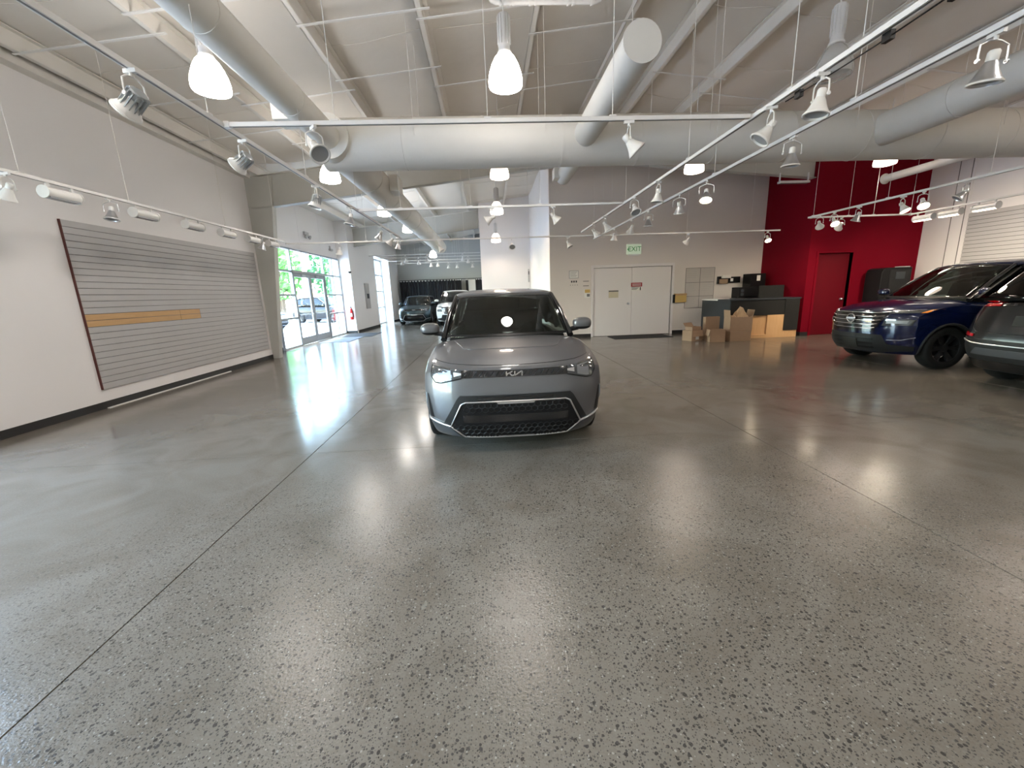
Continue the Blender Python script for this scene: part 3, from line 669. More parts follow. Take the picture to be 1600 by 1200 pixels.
for k, (y, az, tl, st, li) in enumerate(((2.72, 0, 8, 'wire', 0), (4.42, 0, 3, 'wire', 0), (6.1, 150, 25, 'wire', 1), (6.95, -30, 20, 'wire', 0), (8.25, 10, 5, 'wire', 0), (9.2, 10, 35, 'white', 0), (10.45, 10, 10, 'white', 0))):
    spot(3.17, y, '%s spotlight from the camera on the outer right rail' % ORD[k], az, tl, style=st, lit=bool(li), light=SPOT_W*.3*li)
for k, (x, y, az, tl) in enumerate(((.14, 7.58, 80, 65), (1.2, 7.56, -80, 45))):
    spot(x, y, '%s of two spotlights under the second cross rail' % ('left' if k == 0 else 'right'), az, tl, style='white')
for k, (x, az, tl, li) in enumerate(((-3.75, 30, 20, 0), (-1.2, 90, -30, 0), (.70, 0, -50, 0), (2.2, 60, -30, 0), (5.5, 30, 45, 0), (7.75, 170, 35, 1))):
    spot(x, 11.22+.0175*(x+5.05), 'spotlight on the farthest cross rail, number %s from the left' % ['one', 'two', 'three', 'four', 'five', 'six'][k], az, tl, z=2.955, lit=bool(li), light=SPOT_W*li*.6)
for k, (y, az, tl, li) in enumerate(((6.5, 60, 40, 0), (7.14, 150, 38, 1), (7.5, 200, 30, 1), (8.4, 20, 20, 0), (9.0, 165, 40, 1), (9.4, -50, 52, 1))):
    spot(7.55, y, '%s spotlight from the camera on the U shaped track, inner rail' % ORD[k], az, tl, style='wire' if not li else 'white', lit=bool(li), light=SPOT_W*li)
spot(8.35, 9.73, 'lit spotlight on the short cross piece of the U shaped track', -15, 55, lit=True, light=SPOT_W)
for k, y in enumerate((8.2, 8.85, 9.4)):
    wash(10.03, y, '%s lit linear wash light on the right outer rail' % ORD[k], lit=True, light=SPOT_W*.45)
FARS = [(-4.1, 22.0, 0), (-3.0, 22.0, 0), (-1.2, 22.0, 1), (-4.6, 23.6, 1), (-3.7, 23.6, 1), (-1.0, 23.6, 1), (-3.3, 25.6, 1), (-2.9, 25.6, 1), (-2.45, 27.6, 1), (-1.9, 27.6, 1), (-.9, 27.6, 1)]
for k, (x, y, li) in enumerate(FARS):
    row = {22.0: 'first', 23.6: 'second', 25.6: 'third', 27.6: 'fourth'}[y]; n = [q for q in FARS if q[1] == y].index((x, y, li))
    spot(x, y, '%s spotlight from the left on the %s far cross rail' % (['first', 'second', 'third'][n], row), 0, 20, z=3.62, lit=bool(li), sc=1.0)
lf = thing('linear_fixture', 'white linear light fixture under the rafter end by the red wall', 'light fixture', (8.45, 11.6, 4.22))
MB().box(-.42, .42, -.07, .07, -.03, .03).build('housing', 'track_white', lf, smooth=False, bevel=.01)
MB().box(-.41, -.39, -.02, .02, .03, .24).box(.39, .41, -.02, .02, .03, .24).build('bracket', 'track_white', lf, smooth=False)
MB().box(-.40, .40, -.055, .055, -.035, -.03).build('diffuser', 'bulb_off', lf, smooth=False)
# ================================================================== cars
def lattice(A, Bv, Cv, fn):
    idx = {}; vs_ = []; fs = []
    na, nb, nc = len(A), len(Bv), len(Cv)
    def V(i, j, k):
        if (i, j, k) not in idx: idx[(i, j, k)] = len(vs_); vs_.append(fn(A[i], Bv[j], Cv[k]))
        return idx[(i, j, k)]
    for i in range(na-1):
        for j in range(nb-1):
            fs.append((V(i, j, 0), V(i, j+1, 0), V(i+1, j+1, 0), V(i+1, j, 0))); fs.append((V(i, j, nc-1), V(i+1, j, nc-1), V(i+1, j+1, nc-1), V(i, j+1, nc-1)))
    for i in range(na-1):
        for k in range(nc-1):
            fs.append((V(i, 0, k), V(i+1, 0, k), V(i+1, 0, k+1), V(i, 0, k+1))); fs.append((V(i, nb-1, k), V(i, nb-1, k+1), V(i+1, nb-1, k+1), V(i+1, nb-1, k)))
    for j in range(nb-1):
        for k in range(nc-1):
            fs.append((V(0, j, k), V(0, j, k+1), V(0, j+1, k+1), V(0, j+1, k))); fs.append((V(na-1, j, k), V(na-1, j+1, k), V(na-1, j+1, k+1), V(na-1, j, k+1)))
    return vs_, fs

HATCH = dict(L=4.195, B=.18, wheels=(.86, 3.46), R=.335, track=.80, tw=.215,
    T=[(0, .885), (.10, .925), (.30, .975), (.7, 1.03), (1.15, 1.068), (1.3, 1.045), (1.6, 1.03), (3.9, 1.06), (4.2, 1.0)],
    Wz=[(.15, .79), (.22, .835), (.35, .87), (.5, .888), (.65, .90), (.8, .893), (.9, .868), (1.0, .83), (1.08, .80)],
    Wy=[(0, .975), (.3, 1), (.8, 1.01), (3.5, 1), (4.0, .97), (4.2, .93)],
    F=[(.15, .13), (.22, .06), (.35, .015), (.5, 0), (.65, .005), (.76, .03), (.85, .05), (.93, .08)],
    Rr=[(.2, .08), (.4, 0), (.7, 0), (1.0, .06)], plan=.27, planp=4.6, planr=.25,
    crown=(.035, .035),
    A0=(.765, 1.30, 1.055), A1=(.635, 1.92, 1.525), cowl=(1.10, 1.062), head=(1.83, 1.545),
    roof=[(1.83, 1.545, .645, 1.515), (2.1, 1.585, .655, 1.54), (2.6, 1.605, .66, 1.55), (3.4, 1.60, .655, 1.545), (3.95, 1.565, .63, 1.52), (4.10, 1.53, .60, 1.50)],
    D0=(.74, 4.08, 1.06), D1=(.60, 4.08, 1.50), pil=[(2.45, .06), (3.35, .07)], belt=[(1.3, 1.055, .795), (2.5, 1.06, .80), (4.05, 1.09, .76)], rear=(4.17, 1.04, 4.12, 1.51))
SUV = dict(L=4.65, B=.25, wheels=(.93, 3.64), R=.365, track=.80, tw=.235, zs=1.08,
    T=[(0, .93), (.12, .985), (.4, 1.04), (.8, 1.08), (1.15, 1.105), (1.3, 1.09), (1.6, 1.07), (4.0, 1.12), (4.35, 1.13), (4.65, 1.10)],
    Wz=[(.2, .84), (.32, .89), (.5, .915), (.7, .925), (.85, .915), (.95, .89), (1.05, .85), (1.14, .82)],
    Wy=[(0, .95), (.3, .985), (.9, 1), (3.7, 1), (4.3, .98), (4.65, .95)],
    F=[(.2, .17), (.30, .06), (.42, .015), (.6, 0), (.8, .0), (.9, .03), (1.0, .08)],
    Rr=[(.2, .16), (.45, .02), (.60, 0), (.8, .05), (1.1, .14)], plan=.40, planp=3.6, planr=.30,
    crown=(.04, .05),
    A0=(.775, 1.28, 1.10), A1=(.63, 2.12, 1.60), cowl=(1.06, 1.10), head=(2.0, 1.625),
    roof=[(2.0, 1.625, .635, 1.59), (2.3, 1.67, .655, 1.62), (2.9, 1.685, .66, 1.63), (3.5, 1.66, .65, 1.61), (3.9, 1.62, .62, 1.575), (4.05, 1.585, .59, 1.55)],
    D0=(.74, 4.40, 1.17), D1=(.59, 4.0, 1.55), pil=[(2.65, .06), (3.5, .09)], belt=[(1.28, 1.10, .80), (2.5, 1.12, .815), (4.3, 1.18, .77)], rear=(4.52, 1.15, 4.06, 1.565))
_k = SUV['zs']
SUV['T'] = [(a, b*_k) for a, b in SUV['T']]
for q in ('Wz', 'F', 'Rr'): SUV[q] = [(a*_k, b) for a, b in SUV[q]]
for q in ('A0', 'A1', 'D0', 'D1'): SUV[q] = (SUV[q][0], SUV[q][1], SUV[q][2]*_k)
for q in ('cowl', 'head'): SUV[q] = (SUV[q][0], SUV[q][1]*_k)
SUV['roof'] = [(a, b*_k, c, d*_k) for a, b, c, d in SUV['roof']]; SUV['belt'] = [(a, b*_k, c) for a, b, c in SUV['belt']]
SUV['rear'] = (SUV['rear'][0], SUV['rear'][1]*_k, SUV['rear'][2], SUV['rear'][3]*_k)

def body_mesh(S, mats, sub=2):
    L = S['L']
    A = [-1, -.96, -.86, -.7, -.5, -.25, 0, .25, .5, .7, .86, .96, 1]
    Bv = [0, .03, .12, .3, .5, .7, .9, 1.1, 1.2, 1.3, 1.6, 2.0, 2.4, 2.8, 3.2, 3.6, L-.5, L-.25, L-.08, L-.02, L]
    Cv = [0, .04, .14, .28, .42, .56, .68, .78, .87, .94, .98, 1]
    def fn(a, b, c):
        T = lerp(S['T'], b) - S['crown'][0]*a*a - S['crown'][1]*abs(a)**10
        z = S['B'] + c*(T-S['B'])
        w = lerp(S['Wz'], z)*lerp(S['Wy'], b)
        y = b
        k = max(0, 1-b/1.0)
        if k: y += k*(lerp(S['F'], z) + S['plan']*abs(a)**S['planp'])
        k = max(0, 1-(L-b)/.9)
        if k: y -= k*(lerp(S['Rr'], z) + S['planr']*abs(a)**4)
        return (a*w, y, z)
    vs_, fs = lattice(A, Bv, Cv, fn)
    b = MB().add(vs_, fs)
    for n, f in enumerate(fs):
        cz = [vs_[i] for i in f]; yc = sum(p[1] for p in cz)/4
        zn = min(p[2] for p in cz)
        if yc > 1.22 and yc < L-.40 and zn > S['A0'][2]-.09 and max(abs(p[0]) for p in cz) < .78: b.m[n] = 1
        if max(p[2] for p in cz) < S['B']+.02: b.m[n] = 1
    me = b.mesh('body', mats, angle=60)
    o = obj('tmp_body', me); md = o.modifiers.new('s', 'SUBSURF'); md.levels = sub; md.render_levels = sub
    dg = bpy.context.evaluated_depsgraph_get(); ev = o.evaluated_get(dg); sm = bpy.data.meshes.new_from_object(ev)
    bvh = BVHTree.FromPolygons([v.co[:] for v in sm.vertices], [p.vertices[:] for p in sm.polygons])
    cut = MB()
    for wy in S['wheels']:
        for s in (-1, 1):
            cut.lathe([(S['R']+.055, 0), (S['R']+.055, .45)], 36, Matrix.Translation((s*.58, wy, S['R'])) @ Matrix.Rotation(R_(90)*s, 4, 'Y'))
    co = obj('tmp_cut', cut.mesh('cut', 'interior', smooth=False))
    md = o.modifiers.new('b', 'BOOLEAN'); md.operation = 'DIFFERENCE'; md.object = co; md.solver = 'EXACT'
    try: md.material_mode = 'TRANSFER'
    except Exception: pass
    dg = bpy.context.evaluated_depsgraph_get(); ev = o.evaluated_get(dg); fin = bpy.data.meshes.new_from_object(ev)
    bpy.data.objects.remove(o); bpy.data.objects.remove(co)
    fin.polygons.foreach_set('use_smooth', [True]*len(fin.polygons)); fin.set_sharp_from_angle(angle=R_(38))
    return fin, bvh

class Car: pass
def surf_y(bvh, x, z, rear=False, L=5):
    for k in range(40):
        hit = bvh.ray_cast(Vector((x, L+2 if rear else -2, z)), Vector((0, -1 if rear else 1, 0)))
        if hit[0] is not None: return x, hit[0].y
        x *= .985
    return x, .5
def surf_panel(car, name, m, P, nu, nv, off=.006, thick=.03, rear=False, parent=None):
    """a skin panel laid over the front (or rear) of the body: P(u,v) gives (x,z)"""
    sg = 1 if rear else -1; g = []
    for j in range(nv+1):
        for i in range(nu+1):
            x, z = P(i/nu, j/nv); z *= car.S.get('zs', 1); x2, y = surf_y(car.bvh, x, z, rear, car.S['L']); g.append((x, y+sg*off, z))
    w = nu+1; n0 = len(g)
    fs = [(j*w+i, j*w+i+1, (j+1)*w+i+1, (j+1)*w+i) for j in range(nv) for i in range(nu)]
    loop = [i for i in range(nu+1)] + [j*w+nu for j in range(1, nv+1)] + [nv*w+i for i in range(nu-1, -1, -1)] + [j*w for j in range(nv-1, 0, -1)]
    b = MB(); vv = g + [(g[i][0], g[i][1]-sg*thick, g[i][2]) for i in loop]; nl = len(loop)
    fs += [(loop[k], loop[(k+1) % nl], n0+(k+1) % nl, n0+k) for k in range(nl)]
    b.add(vv, fs)
    return b.build(name, m, parent or car.root, angle=40)
def surf_line(car, name, m, pts, r, off=.004, rear=False, parent=None, closed=False, n=8):
    sg = 1 if rear else -1; q = []
    for x, z in pts:
        z *= car.S.get('zs', 1); x2, y = surf_y(car.bvh, x, z, rear, car.S['L']); q.append((x, y+sg*off, z))
    return MB().tube(q, r, n, closed).build(name, m, parent or car.root, angle=60)
def quad_fn(a, b, c, d):      # corners: bottom-left, bottom-right, top-right, top-left
    return lambda u, v: tuple(((1-u)*a[k]+u*b[k])*(1-v) + ((1-u)*d[k]+u*c[k])*v for k in (0, 1))
def dense(pts, n=6, closed=False):
    out = []; N = len(pts)
    for i in range(N if closed else N-1):
        a, b = pts[i], pts[(i+1) % N]; out += [(a[0]+(b[0]-a[0])*k/n, a[1]+(b[1]-a[1])*k/n) for k in range(n)]
    if not closed: out.append(pts[-1])
    return out

WM = {}
def wheel_meshes(R, tw, key, rim_m, spokes):
    h = tw/2
    WM[key+'tyre'] = MB().lathe([(R*.66, -h*.85), (R*.72, -h*.98), (R*.9, -h), (R*.975, -h*.86), (R, -h*.6), (R, h*.6), (R*.975, h*.86), (R*.9, h), (R*.72, h*.98), (R*.66, h*.85)], 40, Matrix.Rotation(R_(90), 4, 'Y'), cap=False).mesh(key+'tyre', 'tyre', angle=50)
    b = MB().lathe([(R*.67, h*.85), (R*.64, h*.80), (R*.62, h*.2), (R*.60, -h*.6)], 40, Matrix.Rotation(R_(90), 4, 'Y'), cap=False)
    b.lathe([(0, h*.62), (R*.16, h*.62), (R*.18, h*.5), (R*.18, -h*.3), (0, -h*.3)], 20, Matrix.Rotation(R_(90), 4, 'Y'), cap=False)
    for k in range(spokes):
        a = k*2*math.pi/spokes
        for da in (-.13, .13):
            c, s = math.cos(a+da), math.sin(a+da); c0, s0 = math.cos(a+da*.5), math.sin(a+da*.5)
            p0, p1 = Vector((h*.52, c0*R*.13, s0*R*.13)), Vector((h*.66, c*R*.64, s*R*.64)); t = (p1-p0).normalized(); n_ = Vector((1, 0, 0)).cross(t)*R*.045
            dx = Vector((.022, 0, 0)); b.hexa([p0-n_-dx, p0+n_-dx, p1+n_*1.3-dx, p1-n_*1.3-dx], [p0-n_+dx*.3, p0+n_+dx*.3, p1+n_*1.3+dx*.3, p1-n_*1.3+dx*.3])
    WM[key+'rim'] = b.mesh(key+'rim', rim_m, angle=40)
    WM[key+'disc'] = MB().lathe([(0, -h*.1), (R*.45, -h*.1), (R*.45, -h*.2), (0, -h*.2)], 28, Matrix.Rotation(R_(90), 4, 'Y'), cap=False).mesh(key+'disc', 'rim_dark')
wheel_meshes(.335, .215, 'h', 'rim_silver', 5); wheel_meshes(.365, .235, 's', 'rim_dark', 6)

def make_car(name, S, label, paint, loc, rz, group, key, sub=2, glass='car_glass'):
    car = Car(); car.S = S
    car.root = thing(name, label, 'car', loc, rz, group)
    bm, car.bvh = body_mesh(S, [paint, 'interior'], sub)
    car.body = obj('body', bm, car.root); root = car.root
    for wy in S['wheels']:
        for s in (-1, 1):
            w = bpy.data.objects.new('wheel', WM[key+'tyre']); COL.objects.link(w); w.parent = root; w.location = (s*S['track'], wy, S['R']); w.rotation_euler = (0, 0, 0 if s > 0 else math.pi)
            obj('rim', WM[key+'rim'], w); obj('brake_disc', WM[key+'disc'], w)
            b = MB(); r0 = S['R']+.045     # wheel-arch lip
            pts = []
            for a in np.linspace(R_(-12), R_(192), 26):
                y, z = wy+math.cos(a)*r0, S['R']+math.sin(a)*r0
                hit = car.bvh.ray_cast(Vector((s*3, y, z)), Vector((-s, 0, 0)))
                pts.append((hit[0].x + s*.004 if hit[0] is not None else s*.85, y, z))
            b.tube(pts, .022, 8).build('arch_trim', 'dark_plastic', root, angle=60)
    for s in (-1, 1):
        pts = []
        for y in np.linspace(S['wheels'][0]+S['R']+.06, S['wheels'][1]-S['R']-.06, 10): pts.append((s*(lerp(S['Wz'], .3)+.0), y, .29))
        MB().tube(pts, .05, 8).build('sill', 'dark_plastic', root, angle=60)
    # ---- greenhouse
    A0, A1, D0, D1 = S['A0'], S['A1'], S['D0'], S['D1']; cw, hd = S['cowl'], S['head']
    def edge(x1, y1, z1, yc, zc): return lambda t: ((2*t-1)*x1, yc+(y1-yc)*(2*t-1)**2, zc+(z1-zc)*(2*t-1)**2)
    eb, et = edge(A0[0]-.03, A0[1]-.02, A0[2], cw[0], cw[1]), edge(A1[0]-.02, A1[1]-.02, A1[2], hd[0], hd[1])
    def shield(u, v):
        a, b = eb(u), et(u); k = .02*math.sin(math.pi*v)
        return (a[0]+(b[0]-a[0])*v, a[1]+(b[1]-a[1])*v - k, a[2]+(b[2]-a[2])*v + k*.6)
    MB().grid(20, 12, shield).build('windshield', glass, root, angle=80, solid=.005)
    def frit(u, v):
        p = shield(u, v*.045); return (p[0], p[1]-.004, p[2]+.004)
    MB().grid(20, 2, frit).build('cowl_trim', 'black_plastic', root, angle=80)
    MB().grid(20, 1, lambda u, v: tuple(q+d for q, d in zip(shield(u, .955+v*.045), (0, -.004, .004)))).build('windshield_band', 'gloss_black', root, angle=80)
    ry0, rz0, ry1, rz1 = S['rear']
    rb, rt = edge(D0[0]-.04, D0[1], D0[2], ry0, rz0), edge(D1[0]-.02, D1[1], D1[2], ry1, rz1)
    MB().grid(14, 8, lambda u, v: tuple(rb(u)[k]+(rt(u)[k]-rb(u)[k])*v for k in range(3))).build('rear_window', 'car_glass_dark', root, angle=80, solid=.005)
    rs = S['roof']
    def roof(u, v):
        y = rs[0][0]+v*(rs[-1][0]-rs[0][0]); z = lerp([(r[0], r[1]) for r in rs], y); w = lerp([(r[0], r[2]) for r in rs], y)
        t = 2*u-1; ze = lerp([(r[0], r[3]) for r in rs], y)
        yy = y + (A1[1]-hd[0])*t*t*max(0, 1-v*4) - .04*t*t*max(0, v*4-3)
        return (t*w, yy, z+(ze-z)*(.45*t*t+.55*abs(t)**8))
    MB().grid(24, 24, roof).build('roof', paint, root, angle=80, solid=.03)
    MB().prism([(0, 0), (.16, 0), (.14, .05), (.06, .03)], lambda a, b, d: (d, rs[-1][0]-.40+a, lerp([(r[0], r[1]) for r in rs], rs[-1][0]-.3)+b-.005), -.015, .015).build('antenna_fin', paint, root)
    belt = S['belt']
    def bl(y): return (lerp([(q[0], q[2]) for q in belt], y), lerp([(q[0], q[1]) for q in belt], y))
    def rl(y): return (lerp([(r[0], r[2]) for r in rs], y)-.004, lerp([(r[0], r[3]) for r in rs], y)-.012)
    for s in (-1, 1):
        # pillars
        MB().tube([(s*(A0[0]+.01), A0[1], A0[2]-.03), (s*((A0[0]+A1[0])/2+.012), (A0[1]+A1[1])/2, (A0[2]+A1[2])/2+.012), (s*A1[0], A1[1], A1[2]-.005), (s*rl(A1[1]+.3)[0], A1[1]+.3, rl(A1[1]+.3)[1])], [.038, .032, .028, .026], 10)  .build('a_pillar', 'gloss_black', root, angle=60)
        def pil(y0, y1, wd, nm, m):
            x0, z0 = bl(y0); x1, z1 = rl(y1)
            MB().hexa([(s*(x0-.03), y0-wd, z0-.03), (s*(x0+.002), y0-wd, z0-.03), (s*(x0+.002), y0+wd, z0-.03), (s*(x0-.03), y0+wd, z0-.03)],
                      [(s*(x1-.03), y1-wd*.9, z1), (s*(x1+.002), y1-wd*.9, z1), (s*(x1+.002), y1+wd*.9, z1), (s*(x1-.03), y1+wd*.9, z1)]).build(nm, m, root, angle=40)
        ys = [A0[1]+.03] + [p[0] for p in S['pil']] + [D0[1]-.06]
        for yp, wd in S['pil']: pil(yp, yp+.02, wd, 'b_pillar' if yp == S['pil'][0][0] else 'c_pillar', 'gloss_black')
        pil(D0[1]-.10, D1[1]-.10, .13, 'd_pillar', paint)
        MB().tube([(s*rl(y)[0], y, rl(y)[1]) for y in np.linspace(A1[1], rs[-1][0], 12)], .026, 8).build('roof_rail', paint, root, angle=60)
        for k in range(len(ys)-1):
            ya_, yb2 = ys[k], ys[k+1]
            def win_(u, v, ya_=ya_, yb2=yb2, k=k):
                y0 = ya_+u*(yb2-ya_); t0 = max(ya_, A1[1]+.03) if k == 0 else ya_
                y1 = t0+u*(yb2-t0); y1 = min(y1, rs[-1][0]-.05)
                x0, z0 = bl(y0); x1, z1 = rl(y1)
                return (s*(x0+(x1-x0)*v-.012+.012*math.sin(math.pi*v)), y0+(y1-y0)*v, z0-.01+(z1-z0)*v)
            MB().grid(8, 6, win_).build('side_window', glass if k == 0 else 'car_glass_dark', root, angle=80, solid=.004)
        # mirrors
        mb_ = MB(); cx, cy_, cz = s*(S['Wz'][4][1]+.04), A0[1]+.10, A0[2]+.10
        def ell(u, v, e=.75):
            th, ph = u*2*math.pi, (v-.5)*math.pi
            f = lambda q, p: math.copysign(abs(q)**p, q)
            return (cx+.115*f(math.cos(ph), e)*f(math.cos(th), e), cy_+.07*f(math.cos(ph), e)*f(math.sin(th), e), cz+.073*f(math.sin(ph), e))
        mo = MB().grid(28, 16, ell).build('mirror', paint, root, angle=80)
        MB().grid(28, 6, lambda u, v: (lambda p: (cx+(p[0]-cx)*1.02, cy_+(p[1]-cy_)*1.02, cz+(p[2]-cz)*1.03))(ell(u, v*.36))).build('lower_cap', 'black_plastic', mo, angle=80)
        MB().grid(4, 4, lambda u, v: (cx+(u-.5)*.17, cy_+.072, cz+(v-.5)*.10)).build('mirror_glass', 'chrome', mo)
        MB().tube([(cx-s*.05, cy_, cz-.05), (s*(A0[0]+.04), cy_-.02, A0[2]+.035), (s*(A0[0]-.01), cy_-.03, A0[2]+.02)], [.032, .03, .03], 8).build('stalk', 'black_plastic', mo)
    # ---- cabin
    dz = A0[2]-.02
    MB().grid(16, 4, lambda u, v: ((2*u-1)*.70, A0[1]+.02+v*.34, dz+.03*math.sin(math.pi*v)-.03)).build('dashboard', 'interior', root, solid=.04)
    y0 = A0[1]
    MB().tube([(.36+.17*math.cos(t), y0+.42+.05*math.sin(t), dz-.03+.17*math.sin(t)) for t in np.linspace(0, 2*math.pi, 22)[:-1]], .014, 8, True).build('steering_wheel', 'interior', root)
    for sx in (-.36, .36):
        st = MB().add(*lattice([-1, -.8, 0, .8, 1], [0, .2, 1], [0, .2, .6, .9, 1], lambda a, b, c: (sx+a*.23*(1-.18*c), y0+.95+b*.11+c*.14, dz-.25+c*.52))).build('seat', 'seat', root, angle=70)
        MB().add(*lattice([-1, -.6, .6, 1], [0, 1], [0, .3, .8, 1], lambda a, b, c: (sx+a*.13*(1-.15*c), y0+1.10+b*.09, dz+.30+c*.17))).build('headrest', 'seat', st, angle=70)
    MB().add(*lattice([-1, -.5, 0, .5, 1], [0, 1], [0, .5, 1], lambda a, b, c: (a*.62, y0+1.85+b*.12+c*.12, dz-.25+c*.50))).build('rear_seat', 'seat', root, angle=70)
    return car

def hatch_face(car, low_paint, logo=True, sub=True):
    r = car.root
    # grille band with headlights
    top = lambda x: lerp([(0, .852), (.5, .862), (.66, .880), (.80, .885)], abs(x)); bot = lambda x: lerp([(0, .792), (.5, .790), (.58, .772), (.70, .742), (.755, .745), (.80, .80)], abs(x))
    band = surf_panel(car, 'grille_band', 'gloss_black', lambda u, v: ((lambda x: (x, bot(x)+(top(x)-bot(x))*v))((2*u-1)*.52)), 40, 4, .008)
    for s in (-1, 1):
        hl = surf_panel(car, 'headlight', 'lens', lambda u, v: ((lambda x: (x*s, bot(x)+(top(x)-bot(x))*v))(.50+u*.295)), 20, 5, .010)
        surf_panel(car, 'reflector', 'reflector', lambda u, v: ((lambda x: (x*s, bot(x)+.014+(top(x)-bot(x)-.028)*v))(.60+u*.125)), 8, 3, .013, .01, parent=hl)
        surf_panel(car, 'lamp_strip', 'satin_chrome', lambda u, v: ((lambda x: (x*s, bot(x)+.030+(top(x)-bot(x)-.055)*v))(.50+u*.07)), 6, 2, .012, .01, parent=hl)
        surf_line(car, 'trim_ring', 'dark_plastic', dense([(s*.50, bot(.5)), (s*.58, bot(.58)), (s*.70, bot(.70)), (s*.755, bot(.755)), (s*.797, bot(.797)), (s*.797, top(.797))], 4), .006, .008, parent=hl)
    for k in range(-9, 10):
        if abs(k) > 1: surf_line(car, 'grille_rib', 'dark_plastic', [(k*.052-.02, .802), (k*.052+.012, .845)], .0035, .008, parent=band, n=5)
    # bonnet shut line and bonnet creases
    surf_line(car, 'bonnet_gap', 'black_plastic', dense([(-.78, .925), (-.74, .918), (-.6, .905), (-.3, .896), (0, .892), (.3, .896), (.6, .905), (.74, .918), (.78, .925)], 4), .0035, .0005)
    def on_top(x, y):
        h = car.bvh.ray_cast(Vector((x, y, 3)), Vector((0, 0, -1))); return (x, y, (h[0].z if h[0] is not None else 1)+.0005)
    cr = [on_top(x, y) for x, y in dense([(-.62, 1.05), (-.50, .62), (-.44, .55), (-.36, .53), (0, .50), (.36, .53), (.44, .55), (.50, .62), (.62, 1.05)], 5)]
    MB().tube(cr, .006, 6).build('bonnet_crease', car.body.data.materials[0], r, angle=80)
    # lower intake
    half = [(.185, .51), (.20, .53), (.335, .705), (.60, .55), (.628, .52)]
    surf_panel(car, 'intake_surround', 'dark_plastic', lambda u, v: ((lambda z: ((2*u-1)*lerp(half, z), z))(.185+v*.443)), 48, 22, .008)
    half2 = [(.20, .50), (.315, .63), (.555, .485)]
    it = surf_panel(car, 'intake', 'black_plastic', lambda u, v: ((lambda z: ((2*u-1)*lerp(half2, z), z))(.20+v*.355)), 48, 18, .014)
    if sub:
        hx = MB(); st = .058
        for row in range(8):
            z = .225+row*.044
            for k in range(-12, 13):
                x = k*st + (st/2 if row % 2 else 0)
                if abs(x) > lerp(half2, z)-.03 or (abs(z-.40) < .05 and True): continue
                q = []
                for a in range(6):
                    an = math.pi/6+a*math.pi/3; xx, zz = x+.030*math.cos(an), z+.026*math.sin(an)
                    q.append((xx, surf_y(car.bvh, xx, zz)[1]-.018, zz))
                hx.tube(q, .0035, 4, True)
        hx.build('honeycomb', 'dark_plastic', it, smooth=False)['kind'] = 'stuff'
        surf_panel(car, 'sensor_bar', 'gloss_black', lambda u, v: ((2*u-1)*.50, .365+v*.075), 30, 3, .017, .01, parent=it)
    ring = [(-.63, .315), (-.50, .205), (-.20, .197), (.20, .197), (.50, .205), (.63, .315), (.515, .545), (.47, .566), (.20, .568), (-.20, .568), (-.47, .566), (-.515, .545)]
    ch = surf_line(car, 'chrome_frame', 'satin_chrome', dense(ring, 8, True), .0085, .016, closed=True)
    surf_panel(car, 'chrome_bar', 'satin_chrome', quad_fn((-.165, .545), (.165, .545), (.20, .575), (-.20, .575)), 16, 2, .022, .02, parent=ch)
    surf_panel(car, 'chrome_bar', 'satin_chrome', quad_fn((-.20, .187), (.20, .187), (.165, .213), (-.165, .213)), 16, 2, .022, .02, parent=ch)
    surf_panel(car, 'air_slot', 'gloss_black', quad_fn((-.36, .588), (.36, .588), (.36, .612), (-.36, .612)), 24, 1, .012, .01)
    for s in (-1, 1):
        surf_panel(car, 'lower_bumper', low_paint, quad_fn((s*.53, .188), (s*.83, .235), (s*.86, .345), (s*.64, .30)), 10, 5, .010)
        surf_line(car, 'chrome_wing', 'satin_chrome', dense([(s*.63, .315), (s*.75, .34), (s*.862, .37)], 6), .011, .012)
        surf_panel(car, 'corner_vent', 'black_plastic', quad_fn((s*.795, .385), (s*.84, .392), (s*.848, .62), (s*.840, .63)), 4, 10, .006, .015)
        surf_line(car, 'vent_trim', 'paint_silver', dense([(s*.862, .37), (s*.868, .45), (s*.862, .63)], 6), .006, .004)
    if logo:
        lg = MB(); y = surf_y(car.bvh, 0, .82)[1]-.014; w, h = .155, .044; x0 = -.077-.0; z0 = .800
        def seg(p, q, t=.0092):
            P0, P1 = Vector((x0+p[0]*w, y, z0+p[1]*h)), Vector((x0+q[0]*w, y, z0+q[1]*h)); d_ = (P1-P0).normalized(); n_ = Vector((-d_.z, 0, d_.x))*t/2*1.3; dy = Vector((0, .006, 0))
            lg.hexa([P0-n_-dy, P0+n_-dy, P1+n_-dy, P1-n_-dy], [P0-n_+dy, P0+n_+dy, P1+n_+dy, P1-n_+dy])
        for p, q in (((0, 0), (.0, 1)), ((.02, .35), (.36, 1)), ((.17, .62), (.34, 0)), ((.34, 0), (.44, .2)), ((.50, 0), (.50, 1)), ((.50, .05), (.90, 1)), ((.93, 0), (.93, 1))): seg(p, q)
        o = lg.build('badge_lettering', 'chrome', r, smooth=False); o['label'] = 'chrome KIA lettering'
    MB().box(-.3, .3, 1.19, 1.21, car.S['A0'][2]+.01, car.S['A0'][2]+.012).build('wiper', 'black_plastic', r)

